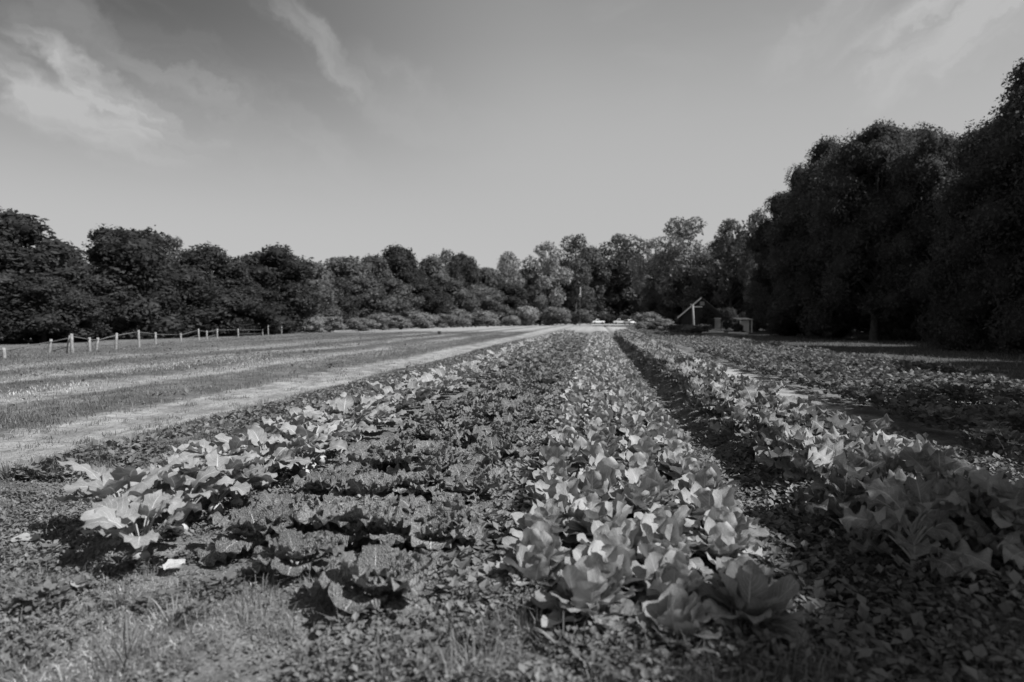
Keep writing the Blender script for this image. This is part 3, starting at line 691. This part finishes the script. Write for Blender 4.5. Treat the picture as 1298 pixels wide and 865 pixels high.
T('edge_tree', 'far0', 618, 165, 338, 50, 'crown_mid', 'lowest tree under the gap in the skyline', group='trees of the left tree line')
lowf = 'low tree filling the foot of the left tree line'
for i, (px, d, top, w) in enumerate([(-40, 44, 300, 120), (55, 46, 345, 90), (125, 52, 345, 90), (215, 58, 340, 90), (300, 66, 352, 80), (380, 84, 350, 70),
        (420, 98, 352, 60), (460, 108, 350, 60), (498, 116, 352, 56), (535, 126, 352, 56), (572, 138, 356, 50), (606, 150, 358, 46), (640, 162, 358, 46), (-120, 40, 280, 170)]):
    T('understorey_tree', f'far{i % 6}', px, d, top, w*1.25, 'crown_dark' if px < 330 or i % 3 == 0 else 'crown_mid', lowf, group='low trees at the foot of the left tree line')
# middle stand
mid = 'trees of the far middle stand'
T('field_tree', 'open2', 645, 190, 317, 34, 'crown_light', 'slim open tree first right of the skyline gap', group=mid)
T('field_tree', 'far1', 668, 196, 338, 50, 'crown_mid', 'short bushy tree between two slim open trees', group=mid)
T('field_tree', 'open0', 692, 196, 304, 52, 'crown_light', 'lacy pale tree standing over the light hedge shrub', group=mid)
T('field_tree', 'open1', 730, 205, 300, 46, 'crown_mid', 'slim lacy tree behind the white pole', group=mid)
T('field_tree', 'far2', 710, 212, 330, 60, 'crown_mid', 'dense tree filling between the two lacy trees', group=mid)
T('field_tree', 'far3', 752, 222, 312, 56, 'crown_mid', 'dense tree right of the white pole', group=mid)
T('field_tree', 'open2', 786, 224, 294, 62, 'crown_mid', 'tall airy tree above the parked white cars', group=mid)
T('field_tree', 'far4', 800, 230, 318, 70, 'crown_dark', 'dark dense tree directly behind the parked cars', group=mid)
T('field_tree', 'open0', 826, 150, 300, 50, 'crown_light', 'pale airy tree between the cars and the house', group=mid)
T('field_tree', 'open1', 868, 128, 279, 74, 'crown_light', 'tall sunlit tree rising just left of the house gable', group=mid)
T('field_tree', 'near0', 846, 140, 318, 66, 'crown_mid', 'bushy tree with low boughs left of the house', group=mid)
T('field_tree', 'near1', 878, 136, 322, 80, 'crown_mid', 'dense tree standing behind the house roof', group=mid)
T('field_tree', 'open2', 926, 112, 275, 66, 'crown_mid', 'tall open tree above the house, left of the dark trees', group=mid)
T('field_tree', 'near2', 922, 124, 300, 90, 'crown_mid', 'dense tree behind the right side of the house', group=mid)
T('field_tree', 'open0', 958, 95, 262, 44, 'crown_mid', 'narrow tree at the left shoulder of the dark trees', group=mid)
lowm = 'dark low tree at the foot of the far middle stand'
for i, (px, d, top, w) in enumerate([(660, 205, 360, 60), (700, 212, 352, 66), (735, 226, 345, 66), (772, 234, 350, 70), (812, 236, 345, 80), (850, 150, 350, 60),
        (905, 132, 340, 70), (950, 120, 320, 90), (985, 110, 320, 90), (838, 200, 340, 60)]):
    T('understorey_tree', f'far{(i+2) % 6}', px, d, top, w*1.1, 'crown_dark', lowm, group='low trees at the foot of the middle stand')
# the dark trees on the right
rt = 'tall dark trees on the right'
T('dark_tree', 'near0', 1000, 64, 236, 96, 'crown_lifted', 'dark tree on the left shoulder of the right-hand wood', group=rt)
T('dark_tree', 'near1', 1050, 50, 172, 130, 'crown_lifted', 'big dark tree with stepped left side in the right-hand wood', group=rt)
T('dark_tree', 'lift0', 1108, 44, 150, 180, 'crown_lifted', 'broad flat-topped dark tree, highest of the right-hand middle', group=rt)
T('dark_tree', 'near2', 1148, 47, 156, 120, 'crown_lifted', 'dark tree sharing the flat top of the right-hand wood', group=rt, rz=5)
T('dark_tree', 'near0', 1022, 56, 208, 90, 'crown_lifted', 'dark tree making the lower step on the left of the wood', group=rt, rz=3)
T('dark_tree', 'lift1', 1185, 40, 160, 120, 'crown_lifted', 'dark tree just left of the notch in the right skyline', group=rt, rz=2)
T('dark_tree', 'near1', 1315, 27, 62, 235, 'crown_lifted', 'tallest dark tree at the right edge of the photo', group=rt, rz=1)
T('dark_tree', 'near2', 1262, 30, 140, 150, 'crown_lifted', 'dark bough-heavy tree below the tallest one at right', group=rt, rz=4)
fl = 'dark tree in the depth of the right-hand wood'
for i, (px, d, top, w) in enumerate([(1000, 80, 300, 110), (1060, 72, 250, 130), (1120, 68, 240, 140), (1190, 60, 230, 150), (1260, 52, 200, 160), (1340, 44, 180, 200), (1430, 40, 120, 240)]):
    T('dark_tree', f'lift{i % 2}' if 1100 < px < 1200 else f'near{i % 3}', px, d, top, w, 'crown_lifted', fl, group='trees in the depth of the right-hand wood')
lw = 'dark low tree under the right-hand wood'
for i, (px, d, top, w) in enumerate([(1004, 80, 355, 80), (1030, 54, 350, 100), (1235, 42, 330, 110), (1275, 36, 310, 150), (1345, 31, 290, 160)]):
    T('understorey_tree', f'near{(i+1) % 3}', px, d, top, w, 'crown_lifted', lw, group='low trees under the right-hand wood')
# unseen trees added beside and behind the camera to shade the right side
for i, (x, y, hh, rr) in enumerate([(19, 15, 12.5, 4.6), (14.6, 6.8, 12.5, 4.4), (12.3, .2, 12.5, 4.4), (13, -6, 13, 4.8), (23, 19, 13, 5), (25, 26, 13.5, 5)]):
    g, tg, Ht, Rd, _ = VAR[f'near{i % 3}']; cm, tm = PC[(f'near{i % 3}', 'crown_lifted')]
    o = empty('dark_tree', (x, y, gh(x, y))); link('crown', cm, o); link('trunk', tm, o); o.scale = (rr/Rd, rr/Rd, hh/Ht); o.rotation_euler = (0, 0, i*1.3)  # unseen tree added for shade
    tag(o, 'dark tree added for shade beyond the right edge of the photo', 'tree', 'added shade trees beyond the right edge')

# shrubs along the foot of the trees
sh = 'shrubs along the foot of the tree line'
SHR = [(398, 92, 402, 24, 'crown_pale', 'first pale shrub right of the field gate'), (423, 96, 401, 34, 'crown_pale', 'rounded pale shrub, second right of the gate'),
       (455, 104, 403, 30, 'crown_pale', 'pale flat shrub, third right of the gate'), (478, 110, 398, 28, 'crown_light', 'grey shrub under the tall domed tree'),
       (505, 116, 400, 34, 'crown_pale', 'pale shrub in the middle of the hedge'), (533, 126, 396, 32, 'crown_pale', 'taller pale hedge shrub right of the domed tree'),
       (560, 136, 398, 28, 'crown_light', 'grey hedge shrub beside the taller pale one'), (583, 144, 392, 30, 'crown_light', 'dark speckled hedge shrub below the wedge-shaped tree'),
       (612, 152, 394, 34, 'crown_pale', 'broad pale shrub under the skyline gap'), (636, 162, 387, 30, 'crown_mid', 'rounded mid-grey shrub behind the pale ones'),
       (648, 150, 400, 24, 'crown_pale', 'low pale shrub before the rounded grey one'), (670, 158, 388, 32, 'crown_pale', 'tallest rounded pale shrub of the hedge'),
       (706, 165, 390, 38, 'crown_light', 'dark-leaved shrub right of the tallest pale shrub'), (736, 178, 392, 30, 'crown_mid', 'dark shrub at the foot of the white pole')]
for i, (px, d, top, w, m, lab) in enumerate(SHR): T('shrub', f'shrub{i % 3}', px, d*(.84 if px < 600 else .93), top, w*1.25, m, lab, 'shrub', sh, trunk=False)
for i, (px, d, top, w, m, lab) in enumerate([(822, 92, 396, 30, 'crown_light', 'round-topped bush left of the house, on a slim stem'), (842, 88, 404, 22, 'crown_light', 'small bush in front of the house trees'),
        (815, 78, 408, 20, 'crown_light', 'first low bush of the weedy strip beyond the beds'), (832, 72, 408, 24, 'crown_mid', 'second low bush of the weedy strip'),
        (848, 66, 409, 26, 'crown_light', 'third low bush of the weedy strip'), (862, 60, 411, 26, 'crown_mid', 'fourth low bush of the weedy strip'),
        (878, 55, 412, 26, 'crown_light', 'nearest low bush of the weedy strip by the wooden post'), (935, 68, 410, 13, 'crown_dark', 'dark round bush in front of the white shelter'),
        (893, 80, 411, 18, 'crown_mid', 'dark low bush at the foot of the house wall')]):
    T('bush', f'shrub{i % 3}', px, d, top, w*1.3, m, lab, 'bush', 'low bushes near the house', trunk=False)
for i, (px, d, top, w) in enumerate([(1098, 66, 415, 24), (1135, 62, 413, 34), (1160, 58, 414, 30), (1182, 54, 418, 24)]):  # bushes coloured pale to stand in for sunlit ground beyond the trees
    T('bush', f'shrub{i % 3}', px, d, top, w*1.3, 'crown_pale', ['small bush added pale for sunlit ground under the dark trees', 'wide bush added pale as the sunlit patch under the dark trees', 'rounded bush added pale for the right of the sunlit patch under the trees', 'rightmost bush added pale for sunlit ground in the gap under the trees'][i], 'bush', 'bushes beyond the dark trees', trunk=False)

# ------------------------------------------------------------------ fence on the left
fe = empty('wooden_fence', gp(200, 436)); tag(fe, 'old leaning wooden post-and-rail fence along the left field edge', 'fence')
posts = [(-60, 462, 24, 0), (5, 455, 14, .1), (61, 449, 19, -.22), (84, 448, 22, -.25), (91, 448.5, 25, .02), (113, 446, 18, 0), (121, 445, 17, -.2), (146, 444, 22, -.10), (176, 441, 23, .02),
         (197, 438, 17, 0), (229, 434, 12, 0), (252, 431.5, 15.5, .03), (262, 430.5, 12, 0), (275, 430, 14, -.04), (302, 427.5, 11.5, .03), (333, 425.2, 9, .05), (340, 425, 14.5, .02), (357, 424, 11, 0), (368, 423.3, 10.5, 0)]
tops = []
for px, py, hp, lean in posts:
    p = gp(px, py); h = hp/(py-HY)*H; p.z = gh(p.x, p.y); l = p-fe.location; g = G()
    lx = -lean*h
    tube(g, [(l.x, l.y, l.z-.2), (l.x+lx*.5, l.y, l.z+h*.5), (l.x+lx, l.y, l.z+h)], [.065, .06, .055], 8); g.build('post', M['post'], fe)
    tops.append(Vector((l.x+lx, l.y, l.z+h)))
for a, b in zip(tops[:-1], tops[1:]):
    for dz_, keep in ((-.12, True), (-.5, (a.x*7) % 1 > .8)):
        if not keep or (b-a).length > 14: continue
        g = G(); m_ = (a+b)/2; tube(g, [a+Vector((0, 0, dz_)), m_+Vector((0, 0, dz_+.015)), b+Vector((0, 0, dz_+.02))], [.022, .026, .02], 6); g.build('rail', M['rail'], fe)
ga = empty('field_gate', gp(381, 422.6)); tag(ga, 'small pale square-framed gate at the right end of the fence', 'gate')
wv = 14/(422.6-HY)*H*.95; hv = 9.6/(422.6-HY)*H
for nm, a, b, rr in [('gate_post', (-wv/2, 0, -.1), (-wv/2, 0, hv), .04), ('gate_post', (wv/2, 0, -.1), (wv/2, 0, hv), .04), ('top_rail', (-wv/2, 0, hv), (wv/2, 0, hv), .03), ('bottom_rail', (-wv/2, 0, .18), (wv/2, 0, .18), .025), ('brace', (-wv/2, 0, .2), (wv/2, 0, hv-.06), .02)]:
    g = G(); tube(g, [a, tuple((np.array(a)+np.array(b))/2), b], rr, 7); g.build(nm, M['post'], ga)

# ------------------------------------------------------------------ parked vehicles
def car(px, d, L, Hc, yaw, kind, label, mat='carwhite'):
    r_ = empty('parked_car', at(px, d)); r_.rotation_euler = (0, 0, YAW+yaw); tag(r_, label, 'car' if kind != 'pickup' else 'pickup truck', 'vehicles parked beyond the field')
    Wc = 1.8
    if kind == 'pickup': prof = [(-.5, .40), (-.5, .92), (-.42, .98), (-.05, 1.0), (.0, 1.0), (.25, 1.02), (.47, .92), (.5, .78), (.5, .40)]; cab = [(-.08, 1.0), (-.04, 1.58), (.14, 1.60), (.27, 1.02)]
    else: prof = [(-.5, .35), (-.5, .85), (-.47, .98), (-.2, 1.0), (.2, .98), (.44, .86), (.5, .72), (.5, .35)]; cab = [(-.46, .98), (-.36, 1.42), (-.05, 1.50), (.08, 1.44), (.24, .97)]
    def slab(pr, w, z=1.0, ins=0):
        g = G(); k = len(pr); w0 = w/2
        V = [(x*L, -w0+(ins if zz > 1.05 else 0), zz*z) for x, zz in pr] + [(x*L, w0-(ins if zz > 1.05 else 0), zz*z) for x, zz in pr]
        Q = [(i, (i+1) % k, (i+1) % k+k, i+k) for i in range(k)]; T_ = [(0, i+1, i) for i in range(1, k-1)] + [(k, k+i, k+i+1) for i in range(1, k-1)]
        g.add(V, Q, T_); return g
    s_ = Hc/1.5
    slab(prof, Wc, s_).build('body', M[mat], r_, False)
    slab(cab, Wc-.1, s_, .14).build('cabin', M[mat], r_, False)
    cw = [(x*.88+.003, 1.0+(z-1.0)*.82 if z > 1.02 else 1.03) for x, z in cab]
    slab(cw, Wc-.07, s_, .13).build('side_window', M['glass'], r_, False)
    g = G(); zt = cab[-2][1]*s_; tube_ = [(cab[-2][0]*L+.02, -.62, zt-.05), (cab[-1][0]*L+.02, -.75, s_*1.05), (cab[-1][0]*L+.02, .75, s_*1.05), (cab[-2][0]*L+.02, .62, zt-.05)]
    g.add([(a+.03, b, c) for a, b, c in tube_], [(0, 1, 2, 3)]); g.build('windscreen', M['glass'], r_, False)
    for sx_ in (-.31, .31):
        for sy in (-1, 1):
            w = G(); cx_ = sx_*L; yy = sy*(Wc/2-.08)
            P = [(cx_+.33*math.cos(t), yy+q, .33+.33*math.sin(t)) for q in (-.1, .1) for t in np.arange(14)/14*2*math.pi]
            w.add(P+[(cx_, yy-.1, .33), (cx_, yy+.1, .33)], [(j, (j+1) % 14, (j+1) % 14+14, j+14) for j in range(14)], [(j, 28, (j+1) % 14) for j in range(14)]+[(14+j, 14+(j+1) % 14, 29) for j in range(14)])
            w.build('wheel', M['tyre'], r_, False)
    for sy in (-.6, .6):
        h = G(); box(h, L*.5-.04, L*.5+.03, sy-.14, sy+.14, .62*s_, .76*s_); h.build('headlight', M['palewall'], r_, False)
        h = G(); box(h, -L*.5-.03, -L*.5+.04, sy-.12, sy+.12, .70*s_, .86*s_); h.build('tail_light', M['cardark'], r_, False)
    h = G(); box(h, L*.5-.02, L*.5+.09, -.85, .85, .36*s_, .52*s_); h.build('bumper', M['cardark'], r_, False)
    return r_
car(757.5, 196, 4.1, 1.45, math.pi+.2, 'pickup', 'white pickup truck, leftmost of the vehicles beyond the field')
car(785.5, 192, 3.9, 1.55, math.pi-.1, 'pickup', 'white vehicle with dark windows in the middle of the parked three')
car(798, 178, 4.0, 1.5, -1.2, 'sedan', 'white car seen from its end, rightmost of the parked three')

# ------------------------------------------------------------------ house, post, shelter
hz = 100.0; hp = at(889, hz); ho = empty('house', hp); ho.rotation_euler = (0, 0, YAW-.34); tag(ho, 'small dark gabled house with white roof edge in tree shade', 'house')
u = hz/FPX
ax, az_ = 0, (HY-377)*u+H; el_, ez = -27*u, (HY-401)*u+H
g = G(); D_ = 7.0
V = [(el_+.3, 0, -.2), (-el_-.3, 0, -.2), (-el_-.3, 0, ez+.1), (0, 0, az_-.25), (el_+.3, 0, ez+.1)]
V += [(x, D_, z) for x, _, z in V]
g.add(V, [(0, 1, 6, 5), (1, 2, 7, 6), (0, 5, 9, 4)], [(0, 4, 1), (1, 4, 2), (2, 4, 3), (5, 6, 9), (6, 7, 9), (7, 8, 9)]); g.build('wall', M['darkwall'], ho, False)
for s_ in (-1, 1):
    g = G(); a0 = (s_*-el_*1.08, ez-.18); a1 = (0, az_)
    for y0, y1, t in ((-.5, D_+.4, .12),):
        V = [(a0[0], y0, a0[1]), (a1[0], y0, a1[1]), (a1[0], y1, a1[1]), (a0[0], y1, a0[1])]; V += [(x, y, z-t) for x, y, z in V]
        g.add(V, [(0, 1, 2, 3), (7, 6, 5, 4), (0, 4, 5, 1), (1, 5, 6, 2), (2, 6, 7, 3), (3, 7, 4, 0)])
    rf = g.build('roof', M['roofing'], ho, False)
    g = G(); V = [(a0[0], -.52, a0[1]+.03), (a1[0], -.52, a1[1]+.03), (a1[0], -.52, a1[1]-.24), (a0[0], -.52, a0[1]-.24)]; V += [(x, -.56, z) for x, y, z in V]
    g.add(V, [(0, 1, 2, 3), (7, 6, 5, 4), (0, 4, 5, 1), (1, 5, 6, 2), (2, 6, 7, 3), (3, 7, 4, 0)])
    g.build('barge_board', M['white' if s_ < 0 else 'darkwall'], rf, False)  # right board given a dark colour for the tree shade on it
g = G(); box(g, -11*u, 1*u, -.60, -.53, (HY-390)*u+H, (HY-388.6)*u+H); g.build('tie_beam', M['white'], ho, False)
g = G(); box(g, 16*u, 23*u, -.06, 0, .0, (HY-404.5)*u+H); dr = g.build('door', M['palewall'], ho, False)
g = G(); box(g, 15.2*u, 24*u, -.09, -.061, (HY-404.4)*u+H, (HY-403.5)*u+H); g.build('lintel', M['white'], dr, False)
g = G(); box(g, 22*u, 22.4*u, -.10, -.061, .95, 1.05); g.build('handle', M['cardark'], dr, False)
g = G(); box(g, 9.4*u, 13*u, -.05, 0, .25, (HY-403.5)*u+H); wn_ = g.build('window', M['palewall'], ho, False)
g = G(); box(g, 10.2*u, 10.8*u, -.07, -.051, .3, (HY-404)*u+H); g.build('mullion', M['white'], wn_, False)
g = G(); box(g, -2*u, 3.5*u, -.04, 0, (HY-385)*u+H-.3, (HY-381)*u+H-.2); g.build('gable_vent', M['palewall'], ho, False)
po = empty('wooden_post', at(879, 72)); tag(po, 'tall pale wooden post standing before the house gable', 'post')
g = G(); tube(g, [(.05, 0, -.3), (0, 0, 1.2), (-.1, 0, 3.2)], [.16, .13, .11], 9); g.build('shaft', M['post'], po)
g = G(); tube(g, [(-.1, 0, 2.9), (-.3, 0, 3.15), (-.36, 0, 3.3)], [.06, .05, .04], 7); g.build('stub_arm', M['post'], po)
# white shelter
se = empty('white_shelter', at(946, 72)); se.rotation_euler = (0, 0, YAW); tag(se, 'small white open shelter behind the dark round bush', 'shelter'); u = 72/FPX
zt = (HY-405)*u+H
g = G(); bbox_(g, 6.2*u, 7.6*u, -.05, .07, -.1, zt+.05); g.build('post', M['white'], se, False)
g = G(); bbox_(g, -8*u, -7*u, -.05, .07, -.1, zt); g.build('post', M['white'], se, False)
g = G(); V = [(-8.6*u, -.2, zt-.02), (8*u, -.2, zt-.02), (8*u, 2, zt+.16), (-8.6*u, 2, zt+.16)]; V += [(x, y, z+.06) for x, y, z in V]
g.add(V, [(3, 2, 1, 0), (4, 5, 6, 7), (0, 1, 5, 4), (1, 2, 6, 5), (2, 3, 7, 6), (3, 0, 4, 7)]); g.build('roof', M['white'], se, False)
g = G(); V = [(-5*u, .8, .4), (5.6*u, .5, 0), (5.6*u, .5, zt-.1), (-5*u, .8, zt-.15)]; V += [(x, y+.04, z) for x, y, z in V]
g.add(V, [(0, 1, 2, 3), (7, 6, 5, 4), (3, 2, 6, 7), (1, 5, 6, 2), (0, 3, 7, 4)]); g.build('side_sheet', M['white'], se, False)
# pale timbers edging the drive
for px0, px1, py, lab in [(899, 917, 420.6, 'pale timber edging the drive below the house door'), (924, 948, 422.8, 'longer pale timber edging the drive below the white shelter')]:
    a = gp(px0, py); b = gp(px1, py+.9); g = G(); a.z = gh(a.x, a.y)+.06; b.z = gh(b.x, b.y)+.06
    o = empty('edging_timber', a) if False else None
    l = b-a; tube(g, [(0, 0, 0), tuple(l*.5), tuple(l)], .10, 8); o = g.build('edging_timber', M['white']); o.location = a; tag(o, lab, 'timber', 'timbers edging the drive')
# white pole with a bird box
bp = empty('bird_box_pole', at(735, 150)); tag(bp, 'slender pole with bird box and white top in front of the far trees', 'bird box'); u = 150/FPX
g = G(); tube(g, [(0, 0, -.2), (0, 0, 4), (0, 0, (HY-375)*u+H)], [.07, .06, .05], 8); g.build('pole', M['bark'], bp)
g = G(); tube(g, [(.1, .2, (HY-376)*u+H), (.1, .2, (HY-370)*u+H), (.1, .2, (HY-364)*u+H)], [.06, .06, .05], 8); g.build('mast', M['white'], bp)
g = G(); zb = (HY-376)*u+H; bbox_(g, -.28, .28, -.28, .28, zb-.1, zb+.42, .05); bx_ = g.build('box', M['palewall'], bp, False)
g = G(); g.add([(-.36, -.36, zb+.42), (.36, -.36, zb+.42), (.36, .36, zb+.42), (-.36, .36, zb+.42), (0, -.36, zb+.66), (0, .36, zb+.66)], [(0, 1, 2, 3), (0, 3, 5, 4), (1, 4, 5, 2)], [(0, 4, 1), (3, 2, 5)]); g.build('roof', M['white'], bx_, False)
# bucket in the field
bk = empty('bucket', gp(557, 424)); bk.scale = (.65,)*3; tag(bk, 'small dark bucket standing alone out in the field', 'bucket')
g = G(); th = np.arange(16)/16*2*math.pi; V = []
for rr, z in ((.22, 0), (.30, .5), (.28, .5), (.20, .03)): V += [(rr*math.cos(t), rr*math.sin(t), z) for t in th]
g.add(V+[(0, 0, .03)], [(k*16+j, k*16+(j+1) % 16, (k+1)*16+(j+1) % 16, (k+1)*16+j) for k in range(3) for j in range(16)], [(48+j, 48+(j+1) % 16, 64) for j in range(16)]); g.build('pail', M['tyre'], bk)
g = G(); tube(g, [(.3*math.cos(t), 0, .5+.3*math.sin(t)) for t in np.linspace(0, math.pi, 9)], .012, 5, cap=False); g.build('handle', M['white'], bk)
# thin row of seedlings along the far headland and weed clumps in the meadow
r = np.random.default_rng(77)
mesh_ = [VAR[f'shrub{i}'][0].mesh('weed_clump', M['crown_mid']) for i in range(3)]
for i in range(34):
    px = 560+i*5.4+rnd(r, -1, 1); py = 416-5*(i/33)+rnd(r, -.3, .3); p = gp(px, py); o = link('seedling', mesh_[i % 3]); o.location = p; s_ = rnd(r, .35, .6); o.scale = (s_*1.4, s_*1.4, s_); o.rotation_euler = (0, 0, i)
    tag(o, 'small dark seedling in the thin line across the far headland', 'seedling', 'seedlings across the far headland')
# dark undergrowth that closes the foot of the woods
UG = [(px, 50+max(0, px)*.16+(8 if i % 2 else 0)) for i, px in enumerate(range(-60, 640, 24))]
UG += [(px, 172+(i % 3)*12) for i, px in enumerate(range(640, 725, 17))] + [(px, 214+(i % 3)*6) for i, px in enumerate(range(725, 830, 15))] + [(px, 118-(px-830)*.28+(i % 2)*7) for i, px in enumerate(range(836, 1010, 15))]
UG += [(px, 72-(px-1000)*.105+(i % 2)*6) for i, px in enumerate(range(965, 1400, 22)) if not 1085 < px < 1195] + [(px, 88+(px % 4)*3) for px in range(990, 1300, 16)]
r = np.random.default_rng(5)
ugm = [VAR[f'shrub{i}'][0].mesh('undergrowth_bush', M['crown_dark']) for i in range(3)]
ugo = [VAR[f'shrub{i}'][0].mesh('undergrowth_bush', M['crown_lifted']) for i in range(3)]
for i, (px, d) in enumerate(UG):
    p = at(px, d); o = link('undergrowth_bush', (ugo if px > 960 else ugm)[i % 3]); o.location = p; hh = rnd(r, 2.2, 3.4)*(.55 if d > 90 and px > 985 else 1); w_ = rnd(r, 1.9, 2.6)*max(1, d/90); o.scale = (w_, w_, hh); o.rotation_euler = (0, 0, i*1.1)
    tag(o, 'dark undergrowth bush closing the foot of the woods', 'bush', 'undergrowth bushes at the foot of the woods')

# leafy weeds standing between and in front of the rows
r = np.random.default_rng(8); WM = []
for v in range(4):
    f, st = bean(300+v, True); st.merge(f); WM.append(st.mesh('leafy_weed', M['weedleaf']))
k = 0
for x0, x1, y0, y1, n_ in [(-1.2, 1.6, 2.3, 3.0, 42), (1.0, 3.6, 2.4, 4.0, 60), (-3.8, -1.8, 2.5, 3.9, 26), (-5.0, -3.6, 4.2, 9, 40), (2.7, 3.6, 4.4, 7.5, 26)]:
    for i in range(n_):
        x, y = rnd(r, x0, x1), rnd(r, y0, y1); o = link('leafy_weed', WM[k % 4]); k += 1
        s_ = rnd(r, .16, .38); o.location = (x, y, gh(x, y)-.02); o.scale = (s_*1.25, s_*1.25, s_*rnd(r, .6, 1.1)); o.rotation_euler = (0, 0, k*1.7)
        tag(o, 'small leafy weed growing in the soil beside the crop rows', 'weed', 'leafy weeds beside the rows')
# clods of soil at the near edge
cm = []
for v in range(4):
    g = G(); blob(g, (0, 0, 0), .03, 60+v, 8, 6, .28, (1.2, .9, .65)); cm.append(g.mesh('soil_clod', M['ground']))
for i in range(150):
    x, y = rnd(r, -4.2, 2.8), rnd(r, 2.2, 5.0); o = link('soil_clod', cm[i % 4]); s_ = rnd(r, .3, 1.0); o.scale = (s_,)*3; o.location = (x, y, gh(x, y)+.008); o.rotation_euler = (0, 0, i*1.3)
    tag(o, 'small clod of soil lying among the weeds near the camera', 'clod', 'soil clods near the camera')
